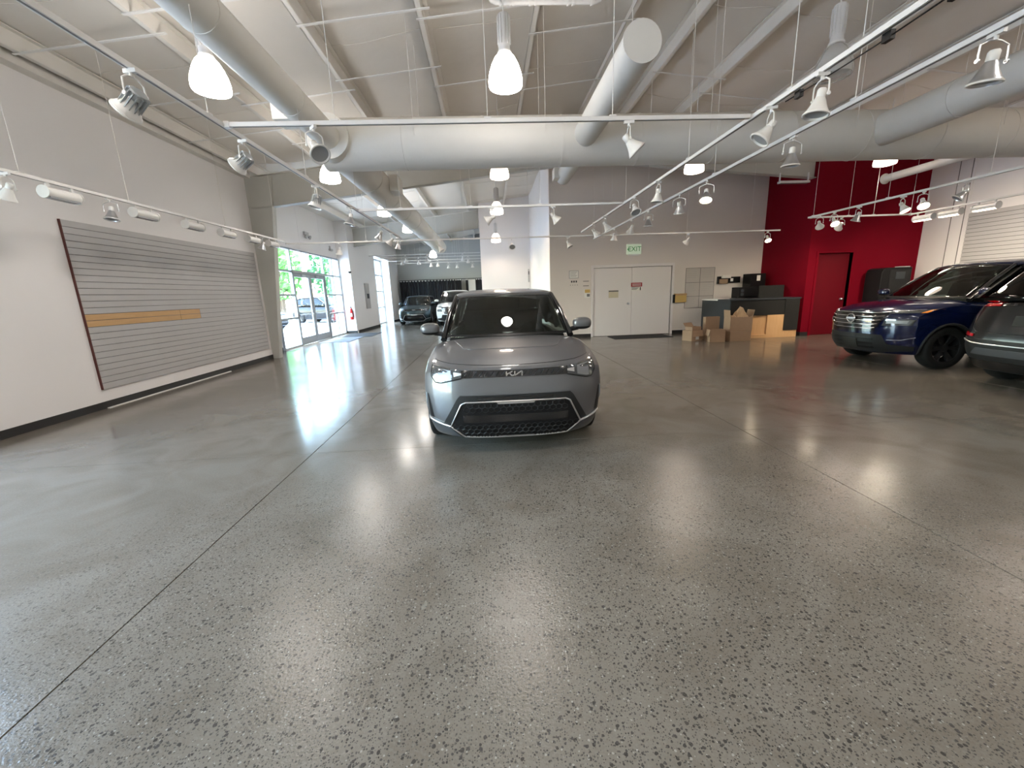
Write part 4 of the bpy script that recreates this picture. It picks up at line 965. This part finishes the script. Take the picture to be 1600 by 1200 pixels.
def suv_face(car, emblem=True, black_low=True):
    r = car.root
    gz = [(.585, .44), (.70, .50), (.92, .62)]
    gr = surf_panel(car, 'grille', 'gloss_black', lambda u, v: ((lambda z: ((2*u-1)*lerp(gz, z), z))(.585+v*.335)), 30, 10, .008)
    for k, z in enumerate((.905, .84, .775, .71, .645)):
        hw = lerp(gz, z)-.01
        surf_line(car, 'chrome_bar', 'chrome', dense([(-hw, z+.018), (-hw*.75, z), (hw*.75, z), (hw, z+.018)], 6), .009, .014, parent=gr)
    if emblem:
        y = surf_y(car.bvh, 0, .865)[1]-.03
        e = MB().tube([(.085*math.cos(t), y, .865+.075*math.sin(t)) for t in np.linspace(0, 2*math.pi, 28)[:-1]], .011, 8, True).build('emblem', 'chrome', r)
        MB().box(-.10, .10, y-.012, y+.004, .847, .883).build('emblem_bar', 'chrome', e, bevel=.004)
        MB().lathe([(0, 0), (.08, 0), (.08, .012), (0, .012)], 24, Matrix.Translation((0, y+.02, .865)) @ Matrix.Rotation(R_(90), 4, 'X'), cap=False).build('emblem_disc', 'gloss_black', e)
    for s in (-1, 1):
        d = surf_panel(car, 'day_light', 'lens', quad_fn((s*.60, .895), (s*.83, .905), (s*.868, .955), (s*.60, .925)), 12, 2, .010, .02)
        surf_line(car, 'light_strip', 'chrome', dense([(s*.60, .932), (s*.74, .938), (s*.83, .952)], 5), .008, .012, parent=d)
        surf_panel(car, 'marker', 'amber', quad_fn((s*.845, .90), (s*.875, .905), (s*.884, .95), (s*.862, .945)), 4, 2, .012, .02, parent=d)
        h = surf_panel(car, 'headlight', 'lens', quad_fn((s*.55, .70), (s*.84, .71), (s*.86, .80), (s*.585, .81)), 12, 4, .010, .02)
        surf_panel(car, 'reflector', 'reflector', quad_fn((s*.60, .735), (s*.80, .74), (s*.815, .785), (s*.61, .79)), 8, 2, .013, .01, parent=h)
        surf_panel(car, 'corner_trim', 'dark_plastic', quad_fn((s*.50, .255), (s*.86, .30), (s*.885, .37), (s*.55, .41)), 10, 4, .008)
        surf_line(car, 'corner_crease', 'satin_chrome', dense([(s*.62, .47), (s*.76, .475), (s*.87, .52)], 5), .005, .006)
    if black_low:
        lo = surf_panel(car, 'lower_grille', 'dark_plastic', lambda u, v: ((lambda z: ((2*u-1)*lerp([(.25, .55), (.40, .62), (.55, .56)], z), z))(.25+v*.30)), 26, 8, .010)
        for z in (.33, .40, .47): surf_panel(car, 'intake_slot', 'black_plastic', lambda u, v: ((2*u-1)*.44, z-.018+v*.036), 20, 1, .016, .01, parent=lo)
        surf_panel(car, 'plate_blank', 'slate_dark', lambda u, v: ((2*u-1)*.16, .31+v*.15), 4, 3, .026, .015, parent=lo)

def suv_tail(car):
    r = car.root; q = dict(rear=True)
    for s in (-1, 1):
        t = surf_panel(car, 'tail_light', 'tail_red', quad_fn((s*.40, 1.055), (s*.80, 1.035), (s*.835, 1.105), (s*.40, 1.10)), 14, 4, .012, .03, rear=True)
        surf_line(car, 'light_line', 'red_paint', dense([(s*.40, 1.075), (s*.80, 1.065)], 6), .008, .016, rear=True, parent=t)
        surf_panel(car, 'reflector', 'tail_red', quad_fn((s*.62, .655), (s*.83, .66), (s*.835, .70), (s*.62, .69)), 8, 1, .012, .02, rear=True)
    bu = surf_panel(car, 'rear_bumper', 'dark_plastic', lambda u, v: ((lambda z: ((2*u-1)*lerp([(.36, .82), (.45, .87), (.64, .87)], z), z))(.36+v*.27)), 30, 8, .008, rear=True)
    surf_line(car, 'chrome_strip', 'satin_chrome', dense([(-.86, .60), (-.6, .575), (.6, .575), (.86, .60)], 8), .009, .016, rear=True, parent=bu)
    surf_panel(car, 'skid_plate', 'paint_grey_low', quad_fn((-.62, .43), (.62, .43), (.52, .52), (-.52, .52)), 20, 3, .022, .03, rear=True, parent=bu)
    surf_panel(car, 'number_plate', 'slate_dark', lambda u, v: ((2*u-1)*.17, .82+v*.12), 4, 2, .012, .012, rear=True)
    surf_panel(car, 'garnish', 'gloss_black', lambda u, v: ((2*u-1)*.45, 1.06+v*.035), 12, 1, .010, .01, rear=True)
    surf_line(car, 'tailgate_gap', 'black_plastic', dense([(-.70, 1.03), (-.68, .76), (-.6, .72), (.6, .72), (.68, .76), (.70, 1.03)], 6), .004, .001, rear=True)

grey = make_car('grey_hatchback', HATCH, 'grey boxy hatchback facing the camera in the middle of the showroom', 'paint_grey', (.215, 3.70, 0), 0, None, 'h')
hatch_face(grey, 'paint_grey_low')
blue = make_car('blue_suv', SUV, 'dark blue sport utility car with chrome barred grille before the red wall', 'paint_blue', (6.85, 7.44, 0), R_(-92.9), None, 's')
suv_face(blue)
blk = make_car('black_suv', SUV, 'black sport utility car seen from its rear corner at the right edge', 'paint_black', (6.85+4.65, 4.90, 0), R_(90), None, 's', glass='car_glass_dark')
suv_tail(blk)
wht = make_car('white_suv', SUV, 'white car half hidden behind the grey hatchback, far down the hall', 'paint_white', (-1.80, 21.2, 0), 0, None, 's', sub=1)
suv_face(wht, emblem=False)
def recolour(root, swap, label, loc, rz, name):
    def rec(o, par):
        c = o.copy(); COL.objects.link(c); c.parent = par
        if o.type == 'MESH':
            for i, sl in enumerate(c.material_slots):
                if sl.material and sl.material.name in swap:
                    nm = swap[sl.material.name]; sl.link = 'OBJECT'; sl.material = MATS[nm]
        for ch in o.children: rec(ch, c)
        return c
    r = rec(root, None); r.name = name; r.location = loc; r.rotation_euler = (0, 0, rz); r['label'] = label; return r
recolour(grey.root, {'paint_grey': 'paint_teal', 'paint_grey_low': 'paint_teal'}, 'dark green-black boxy hatchback parked far away before the curtains', (-4.15, 23.3, 0), 0, 'dark_hatchback')
recolour(grey.root, {'paint_grey': 'paint_silver', 'paint_grey_low': 'paint_silver'}, 'pale blue-grey car parked outside, seen through the left sidelight', (-12.0, 24.6, -.03), R_(70), 'parked_hatchback')
recolour(wht.root, {'paint_white': 'paint_black'}, 'dark car parked outside, seen through the right sidelights', (-9.8, 30.2, -.03), R_(70), 'parked_suv')
# ================================================================== slat walls
sw = thing('slatwall_panel', 'large grey slat wall panel with a raw wood strip on the left wall', 'slat wall', (XL, 0, 0))
py0, py1, pz0, pz1, n = 6.60, 11.60, .30, 2.82, 26
MB().box(0, .012, py0, py1, pz0, pz1).build('backing', 'dark_grey', sw, smooth=False)
MB().box(0, .032, py0-.012, py0, pz0, pz1).build('edge_strip', 'mdf_edge', sw, smooth=False)
hz = (pz1-pz0)/n
for k in range(n):
    z0, z1 = pz0+k*hz+.004, pz0+(k+1)*hz-.004
    if 1.26 < (z0+z1)/2 < 1.46:
        e = 8.55 if (z0+z1)/2 > 1.36 else 8.55
        e2 = 9.12
        for a, b, mm in ((py0, e, 'raw_wood'), (e+.004, e2, 'raw_wood'), (e2+.003, py1, 'slat_grey')): MB().box(.012, .028, a, b, z0, z1).build('slat', mm, sw, smooth=False)
    else: MB().box(.012, .028, py0, py1, z0, z1).build('slat', 'slat_grey', sw, smooth=False)
sr = thing('slatwall_panel', 'grey slat wall panel on the right wall above the blue car', 'slat wall', (XR, 0, 0))
MB().box(-.012, 0, 4.0, 10.55, .5, 3.13).build('backing', 'dark_grey', sr, smooth=False)
hz = (3.13-.5)/27
for k in range(27): MB().box(-.028, -.012, 4.0, 10.55, .5+k*hz+.007, .5+(k+1)*hz-.007).build('slat', 'slat_grey', sr, smooth=False)
tag(MB().box(XL+.016, XL+.05, 6.6, 9.75, 0, .012).build('floor_strip', 'white_paint', smooth=False), 'thin white strip along the left baseboard', 'trim strip')  # thin white strip on the floor beside the baseboard

# ================================================================== wall notices and signs
def plate(name, label, cat, px, Y, m, th=.012, y_off=0.0):
    (x0, y0), (x1, y1) = px; a, b = onY(x0, y0, Y), onY(x1, y1, Y)
    t = thing(name, label, cat, ((a.x+b.x)/2, Y-y_off, (a.z+b.z)/2)); w, h = abs(b.x-a.x)/2, abs(a.z-b.z)/2
    MB().box(-w, w, -th, 0, -h, h).build('board', m, t, smooth=False, bevel=.002); return t, w, h
def text(t, s, size, loc, m, name='lettering'):
    cu = bpy.data.curves.new(name, 'FONT'); cu.body = s; cu.size = size; cu.align_x = 'CENTER'; cu.align_y = 'CENTER'; cu.extrude = .002
    tmp = bpy.data.objects.new('tmp_text', cu); COL.objects.link(tmp)
    dg = bpy.context.evaluated_depsgraph_get(); me = bpy.data.meshes.new_from_object(tmp.evaluated_get(dg)); bpy.data.objects.remove(tmp)
    me.materials.clear(); me.materials.append(MATS[m])
    o = obj(name, me, t, loc); o.rotation_euler = (R_(90), 0, 0); return o
ex, w, h = plate('exit_sign', 'pale exit sign with green lettering above the double door', 'sign', ((979, 382), (1001, 397)), YB, 'exit_face', .045)
text(ex, 'EXIT', h*1.35, (0.02, -.047, 0), 'exit_green')
MB().prism([(-w+.01, 0), (-w+.05, .04), (-w+.05, -.04)], lambda a, b, d: (a, d, b), -.049, -.045).build('arrow', 'exit_green', ex, smooth=False)
MB().box(-w*.8, w*.8, -.03, -.01, -h-.05, -h).build('emergency_lamp', 'white_paint', ex, smooth=False)
nf, w, h = plate('framed_notice', 'grey framed notice left of the double door', 'notice', ((889, 423), (904, 435)), YB, 'slat_grey')
MB().box(-w+.02, w-.02, -.016, -.012, -h+.02, h-.02).build('sheet', 'paper', nf, smooth=False)
for k in range(5): MB().box(-w+.04, w-.05-.03*(k % 3), -.018, -.016, h-.055-k*.035, h-.047-k*.035).build('text_line', 'dark_grey', nf, smooth=False)
p2, w, h = plate('notice_sheet', 'white sheet with three dark pictograms below the framed notice', 'notice', ((889, 438), (904, 447)), YB, 'beige_wall', .004)
for k in range(3): MB().box(-.09+k*.075, -.045+k*.075, -.007, -.004, .02, .08).build('pictogram', 'ink', p2, smooth=False)
for k in range(4): MB().box(-.12+k*.075, -.10+k*.075, -.007, -.004, -.07, -.05).build('pictogram', 'ink', p2, smooth=False)
p3, w, h = plate('label_strip', 'two small printed label strips beside the door frame', 'notice', ((911, 439), (920, 447)), YB, 'beige_wall', .004)
MB().box(-w, w, -.007, -.004, h-.02, h).build('text_line', 'dark_grey', p3, smooth=False); MB().box(-w, w, -.007, -.004, -h, -h+.02).build('text_line', 'dark_grey', p3, smooth=False)
p4, w, h = plate('access_panel', 'tan and white wall box left of the double door', 'wall box', ((913, 452), (922, 465)), YB, 'paper', .03)
MB().box(-w+.01, w-.01, -.034, -.03, h*.15, h-.01).build('tan_face', 'manila', p4, smooth=False); MB().box(-w*.2, w*.8, -.045, -.03, -h*.75, -h*.1).build('keypad', 'dark_grey', p4, smooth=False)
p5, w, h = plate('door_sheet', 'cream sheet taped on the left door leaf', 'notice', ((951, 454), (966, 465)), YB+.03, 'manila', .003)
p5.children[0].data.materials[0] = mat('cream', (.62, .56, .42), .7)
MB().box(-w, w, -.005, -.003, h*.62, h*.95).build('heading', 'dark_grey', p5, smooth=False)
p6, w, h = plate('warning_sign', 'red and white warning sign high on the right door leaf', 'sign', ((986, 442), (1003, 454)), YB+.03, 'paper', .004)
MB().box(-w, w, -.006, -.004, h*.02, h).build('red_band', 'sign_red', p6, smooth=False)
for k in range(2): MB().box(-w*.8, w*.8, -.008, -.006, h*(.62-.32*k), h*(.75-.32*k)).build('text_line', 'paper', p6, smooth=False)
for k in range(3): MB().box(-w*.9, w*(.45-.2*k), -.006, -.004, -h*(.22+.24*k), -h*(.12+.24*k)).build('text_line', 'ink', p6, smooth=False)
MB().box(w*.6, w*.78, -.006, -.004, -h*.9, -h*.1).build('figure', 'ink', p6, smooth=False)
bx, w, h = plate('manila_folder', 'manila folder in a black wall holder right of the double door', 'folder', ((1053, 459), (1070, 472)), YB, 'manila', .10)
MB().box(-w-.05, -w, -.11, 0, -h-.01, h-.03).build('holder_side', 'black_plastic', bx, smooth=False); MB().box(-w, w, -.115, -.10, h-.06, h).build('folder_lip', 'raw_wood', bx, smooth=False)
a, b = onY(1072, 419, YB), onY(1113, 480, YB)
wb = thing('poster_grid', 'large pale poster sheet ruled into six panels on the beige wall', 'poster', ((a.x+b.x)/2, YB, (a.z+b.z)/2)); w, h = (b.x-a.x)/2, (a.z-b.z)/2
MB().box(-w, w, -.006, 0, -h, h).build('sheet', mat('poster', (.55, .51, .48), .7, noise=.03, nscale=14), wb, smooth=False)
for q in ((-w, w, h-.012, h), (-w, w, -h, -h+.012), (-w, -w+.012, -h, h), (w-.012, w, -h, h), (-.006, .006, -h, h), (-w, w, h*.27, h*.27+.012), (-w, w, -h*.42, -h*.42+.012)):
    MB().box(q[0], q[1], -.010, -.006, q[2], q[3]).build('rule', 'dark_grey', wb, smooth=False)
for i in range(2):
    for j in range(3):
        for k in range(5): MB().box(-w+.05+i*w, -w+.05+i*w+w*(.5+.3*random.random()), -.008, -.006, h*(.9-.66*j)-k*.06, h*(.9-.66*j)-k*.06+.006).build('text_line', 'slat_grey', wb, smooth=False)
# black wall organiser with papers, above the desk
og = thing('wall_organiser', 'black wall organiser with a brown box and papers above the desk', 'wall organiser', (8.05, YB, 1.72))
MB().box(-.36, -.02, -.10, 0, -.12, .12).build('tray', 'black_plastic', og, smooth=False, bevel=.004)
MB().box(.0, .42, -.06, 0, -.10, .10).build('tray', 'black_plastic', og, smooth=False, bevel=.004)
MB().box(-.33, -.05, -.13, -.10, -.12, .03).build('brown_box', 'cardboard', og, smooth=False)
MB().box(-.26, .04, -.15, -.05, .06, .16).build('paper_stack', 'paper', og, smooth=False)
MB().box(.08, .17, -.066, -.06, -.05, .05).build('sticker', 'paper', og, smooth=False)

# ================================================================== reception desk
DX0, DX1, DY0, DY1 = 6.95, 9.02, 11.62, 13.2
dk = thing('reception_desk', 'slate grey reception desk with maple lower panels in front of the red wall', 'desk', (DX0, DY0, 0))
Wd, Dd = DX1-DX0, DY1-DY0
MB().box(-.03, Wd+.03, -.03, .62, 1.10, 1.14).build('counter_top', 'slate', dk, smooth=False, bevel=.004)
MB().box(-.03, .62, .62, Dd, 1.10, 1.14).build('counter_top', 'paper', dk, smooth=False, bevel=.004)
MB().box(0, .03, 0, Dd, .0, 1.10).build('end_panel', 'slate', dk, smooth=False)
MB().box(.03, Wd, 0, .03, .66, 1.10).build('front_panel', 'slate_dark', dk, smooth=False)
MB().box(Wd-.42, Wd, -.02, .03, .20, 1.10).build('front_leg_panel', 'slate_dark', dk, smooth=False)
MB().box(.03, Wd-.42, .06, .09, 0, .66).build('maple_back', 'maple', dk, smooth=False)
MB().box(Wd-.92, Wd-.42, .0, .03, 0, .66).build('maple_panel', 'maple', dk, smooth=False)
MB().box(Wd-.42, Wd, .0, .03, 0, .20).build('maple_plinth', 'maple', dk, smooth=False)
MB().box(.03, Wd-.92, .0, .06, 0, .10).build('maple_plinth', 'maple', dk, smooth=False)
MB().box(Wd-.03, Wd, .03, .62, 0, 1.10).build('end_panel', 'slate_dark', dk, smooth=False)
scn = thing('privacy_screen', 'dark grey upright panel standing on the desk', 'panel', (8.35, 12.0, 1.14))
MB().box(-.33, .43, -.02, .02, 0, .36).build('panel', 'slate_dark', scn, smooth=False, bevel=.006); MB().box(-.3, .4, -.06, .06, 0, .015).build('foot', 'slate_dark', scn, smooth=False)
def pc(name, label, x, y, z0, w, d, h, detail):
    t = thing(name, label, 'box unit', (x, y, z0)); MB().box(-w/2, w/2, -d/2, d/2, 0, h).build('case', 'black_plastic', t, smooth=False, bevel=.008)
    if detail == 0:
        MB().box(-w*.3, w*.45, -d/2-.006, -d/2, h*.48, h*.52).build('slot', 'slat_grey', t, smooth=False); MB().box(-w*.1, w*.12, -d/2-.01, -d/2, h*.88, h*.97).build('white_tag', 'paper', t, smooth=False)
    else:
        MB().box(-w*.45, -w*.28, -d/2-.006, -d/2, h*.2, h*.9).build('side_panel', 'dark_plastic', t, smooth=False)
        for k in range(2): MB().lathe([(0, 0), (.045, 0), (.045, .01), (0, .01)], 14, Matrix.Translation((-w*.37, -d/2-.006, h*(.35+.33*k))) @ Matrix.Rotation(R_(90), 4, 'X'), cap=False).build('dial', 'slate', t)
    return t
pc('printer', 'black printer like unit on the desk left of the dark panel', 8.12, 12.75, 1.14, .72, .42, .33, 1)
pc('coffee_machine', 'tall black machine with white tag behind the desk before the red wall', 8.66, 13.25, 0, .50, .42, 1.88, 0)
for k, (px, w, lab, m) in enumerate((((1118, 467), .2, 'white paper lying on the left end of the desk', 'paper'), ((1128, 466), .16, 'dark tray lying on the desk corner', 'ink'))):
    p = onZ(px[0], px[1], 1.14) if k else Vector((7.2, 12.9, 1.141))
    q = (7.2, 12.75, 1.141) if k == 0 else (7.35, 11.95, 1.141)
    t = thing('desk_paper' if k == 0 else 'pen_tray', lab, 'paper' if k == 0 else 'tray', q); MB().box(-w, w, -.12, .12, 0, .006 if k == 0 else .02).build('sheet' if k == 0 else 'tray_body', m, t, smooth=False)
    if k: MB().tube([(0, 0, .02), (.02, 0, .09)], .006, 6).build('pen', 'ink', t)

# ================================================================== cardboard boxes before the desk
def carton(name, label, x, y, w, d, h, rz, flaps=(1, 1, 1, 1), z=0, ang=(70, 60, 75, 65), filler=False):
    t = thing(name, label, 'box', (x, y, z), R_(rz), group='cardboard boxes by the desk'); th = .006
    for nm, q in (('side_panel', (-w/2, w/2, -d/2, -d/2+th)), ('side_panel', (-w/2, w/2, d/2-th, d/2)), ('end_panel', (-w/2, -w/2+th, -d/2, d/2)), ('end_panel', (w/2-th, w/2, -d/2, d/2))):
        MB().box(*q, 0, h).build(nm, 'cardboard', t, smooth=False)
    MB().box(-w/2+th, w/2-th, -d/2+th, d/2-th, .002, .01).build('bottom', 'cardboard_in', t, smooth=False)
    fl = min(w, d)*.48
    for k, (cx, cy_, L, ax) in enumerate(((0, -d/2, w, 'S'), (0, d/2, w, 'N'), (-w/2, 0, d, 'W'), (w/2, 0, d, 'E'))):
        if not flaps[k]: continue
        a = R_(ang[k]); o, u = math.cos(a)*fl, math.sin(a)*fl
        dv = {'S': Vector((0, -1, 0)), 'N': Vector((0, 1, 0)), 'W': Vector((-1, 0, 0)), 'E': Vector((1, 0, 0))}[ax]; al = Vector((abs(dv.y), abs(dv.x), 0))*L/2*.98
        c0 = Vector((cx, cy_, h)); c1 = c0 + dv*o + Vector((0, 0, u)); nrm = (dv*math.sin(a) - Vector((0, 0, math.cos(a))))*th
        MB().hexa([c0-al, c0+al, c0+al+nrm, c0-al+nrm], [c1-al*.97, c1+al*.97, c1+al*.97+nrm, c1-al*.97+nrm]).build('flap', 'cardboard', t, smooth=False)
    if filler:
        rnd = random.Random(4)
        MB().grid(14, 10, lambda u, v: ((u-.5)*w*.96, (v-.5)*d*.9, h*.85 + .30*math.sin(math.pi*u)*math.sin(math.pi*v)*(.7+.5*math.sin(9*u+4*v)) + rnd.uniform(-.03, .03))).build('kraft_paper', 'kraft', t, smooth=False)
    return t
tag(MB().box(6.72, 7.32, 11.12, 11.56, 0, .27).build('low_carton', 'cardboard', smooth=False, bevel=.004), 'closed brown carton on the floor under the large open box', 'box')
carton('cardboard_box', 'large cardboard box overflowing with brown packing paper before the desk', 7.04, 11.33, .60, .40, .40, -6, (0, 0, 1, 1), z=.272, ang=(0, 0, 84, 78), filler=True)
c1 = carton('cardboard_box', 'small open cardboard box with a white label, leftmost on the floor', 5.95, 11.75, .42, .36, .30, 20, (1, 0, 0, 0), ang=(-78, 0, 0, 0))
MB().box(-.06, .06, -.19, -.182, .04, .13).build('label_sticker', 'paper', c1, smooth=False)
carton('cardboard_box', 'small cardboard tray sitting in the leftmost open box', 5.96, 11.75, .34, .28, .10, 20, (0, 1, 0, 0), z=.302, ang=(0, 50, 0, 0))
carton('cardboard_box', 'open dark-sided cardboard box between the leftmost and the large box', 6.40, 11.30, .40, .36, .34, -12, (0, 0, 1, 0), ang=(0, 0, -78, 0))
carton('cardboard_box', 'flat cream carton standing by the left end of the desk', 6.55, 11.85, .44, .14, .66, 5, (0, 0, 0, 0))
# ================================================================== other things
kb = thing('black_kiosk', 'tall black cabinet with a small screen standing against the red wall', 'cabinet', (11.22, 11.25, 0))
MB().prism([(-.42, 0), (.44, 0), (.44, 1.86), (-.30, 1.86), (-.38, 1.82), (-.42, 1.72)], lambda a, b, d: (a, d, b), -.25, .25).build('case', 'black_plastic', kb, angle=30, bevel=.01)
MB().box(-.18, .40, -.26, -.25, .2, 1.80).build('front_panel', 'dark_plastic', kb, smooth=False, bevel=.004)
MB().box(-.02, .24, -.27, -.26, 1.55, 1.74).build('screen', 'slate', kb, smooth=False)
MB().box(.18, .42, -.2, .0, 1.86, 1.885).build('top_tray', 'slat_grey', kb, smooth=False)
fe = thing('fire_extinguisher', 'red fire extinguisher on the wall corner right of the entrance', 'fire extinguisher', (XL-.12, 19.24, .62))
MB().lathe([(0, 0), (.065, .005), (.08, .03), (.08, .40), (.06, .47), (.025, .50), (.02, .53)], 20).build('cylinder', 'red_paint', fe)
MB().box(-.02, .02, -.05, .05, .53, .57).box(-.012, .012, -.12, .05, .58, .60).build('valve', 'black_plastic', fe, smooth=False)
MB().tube([(0, -.04, .55), (.07, -.08, .5), (.10, -.05, .3), (.09, -.02, .12)], .012, 8).build('hose', 'black_rubber', fe)
MB().box(-.04, .04, .07, .16, .1, .14).box(-.04, .04, .07, .16, .36, .40).build('bracket', 'dark_plastic', fe, smooth=False)
MB().box(-.05, .05, -.083, -.078, .15, .3).build('label_sticker', 'paper', fe, smooth=False)
ep = thing('electrical_panel', 'grey electrical panel with a dark window between the two windows', 'panel', (XL, 21.55, 1.66))
MB().box(0, .06, -.32, .32, -.62, .62).build('door', 'slat_grey', ep, smooth=False, bevel=.006); MB().box(.06, .066, -.18, .2, -.12, .12).build('dark_window', 'slate', ep, smooth=False)
sc_ = thing('security_camera', 'small dome security camera on the wall corner by the entrance', 'camera', (XL-.02, 19.35, 2.75))
MB().lathe([(0, -.09), (.05, -.07), (.07, -.02), (.07, .0), (.05, .02), (0, .02)], 16, cap=False).build('dome', 'black_plastic', sc_); MB().lathe([(.08, 0), (.08, .05), (.06, .06)], 16).build('mount', 'white_paint', sc_)
MB().box(-.03, .03, -.02, .06, .0, .05).build('arm', 'white_paint', sc_, smooth=False)
hn = thing('emergency_light', 'small grey emergency light on the wall above the entrance glazing', 'light', (XE+.014, 16.3, 3.95))
MB().box(0, .07, -.17, .17, -.06, .06).build('case', 'slat_grey', hn, smooth=False, bevel=.01)
for q in (-.16, .16): MB().lathe([(.03, 0), (.075, .05), (.075, .07), (0, .07)], 14, Matrix.Translation((.05, q, -.10)) @ Matrix.Rotation(R_(110), 4, 'Y')).build('lamp_head', 'slat_grey', hn)
ha = thing('wall_sensor', 'small dark wall sensor to the right above the entrance glazing', 'sensor', (XE+.012, 18.6, 3.62))
MB().box(0, .10, -.13, .13, -.05, .03).box(0, .04, -.05, .05, .03, .15).build('case', 'slat_grey', ha, smooth=False, bevel=.006)
for q, lab, m, nm in (((-6.35, -5.2, 15.5, 17.3), 'dark grey floor mat just inside the entrance doors', 'mat_grey', 'floor_mat'), ((-6.2, -4.9, 17.35, 19.1), 'black floor mat to the right of the entrance doors', 'mat_fabric', 'floor_mat')):
    tag(MB().box(*q, 0, .012).build(nm, m, smooth=False, bevel=.004), lab, 'mat')
a, b, c, d = (onZ(945, 526, 0), onZ(1025, 521, 0), onZ(1044, 527, 0), onZ(958, 533, 0))
dm = MB(); dm.hexa([(3.95, 12.75, 0), (5.85, 12.75, 0), (5.85, 13.62, 0), (3.95, 13.62, 0)], [(3.96, 12.76, .012), (5.84, 12.76, .012), (5.84, 13.61, .012), (3.96, 13.61, .012)])
tag(dm.build('floor_mat', 'mat_fabric', smooth=False), 'black rubber mat before the white double door', 'mat')
# ---- curtains before the far wall
CY = 28.9
rd_ = thing('curtain_rod', 'black curtain rod across the far end of the hall', 'curtain rod', (-3.3, CY, 2.62))
MB().tube([(-2.65, 0, 0), (2.95, 0, 0)], .02, 8).build('rod', 'black_plastic', rd_)
for x in (-2.65, -.9, .9, 2.9): MB().tube([(x, 0, 0), (x, .6, 0)], .012, 6).build('bracket', 'black_plastic', rd_)
edges = [-5.92, -5.3, -4.7, -4.05, -3.4, -2.75, -2.2, -1.75]
def curtain(x0, x1, label):
    t = thing('curtain', label, 'curtain', ((x0+x1)/2, CY, 0), group='black curtains'); w = (x1-x0)/2-.01; f = 5
    MB().grid(40, 4, lambda u, v: ((2*u-1)*w, .05*math.sin(u*f*2*math.pi)*(1-.3*v), .03+v*2.55)).build('cloth', 'curtain', t, angle=80, solid=.006)
    for k in range(3): MB().tube([((k-1)*w*.66+.03*math.cos(q), -.055, 2.56+.03*math.sin(q)) for q in np.linspace(0, 2*math.pi, 13)[:-1]], .012, 6, True).build('white_ring', 'white_paint', t)  # small white rings along the curtain top
for k in range(len(edges)-1): curtain(edges[k], edges[k+1], 'black pleated curtain, %s from the left at the far end' % ['first', 'second', 'third', 'fourth', 'fifth', 'sixth', 'seventh'][k])
curtain(-1.72+.25, -1.30, 'narrow black curtain beside the white gap at the far end'); curtain(-.80, -.32, 'black curtain at the right end beside the partition')
tag(MB().box(-1.28, -.82, CY+.2, CY+.24, 0, 2.55).build('white_board', 'paper', smooth=False, bevel=.004), 'white board between the black curtains at the far end', 'board')
ts = thing('thermostat', 'slim white thermostat strip high on the white partition', 'thermostat', (1.98, YC, 2.33))
MB().box(-.035, .035, -.025, 0, -.30, .30).build('case', 'slat_grey', ts, smooth=False, bevel=.006); MB().box(-.02, .02, -.028, -.025, .05, .2).build('display', 'slate', ts, smooth=False)
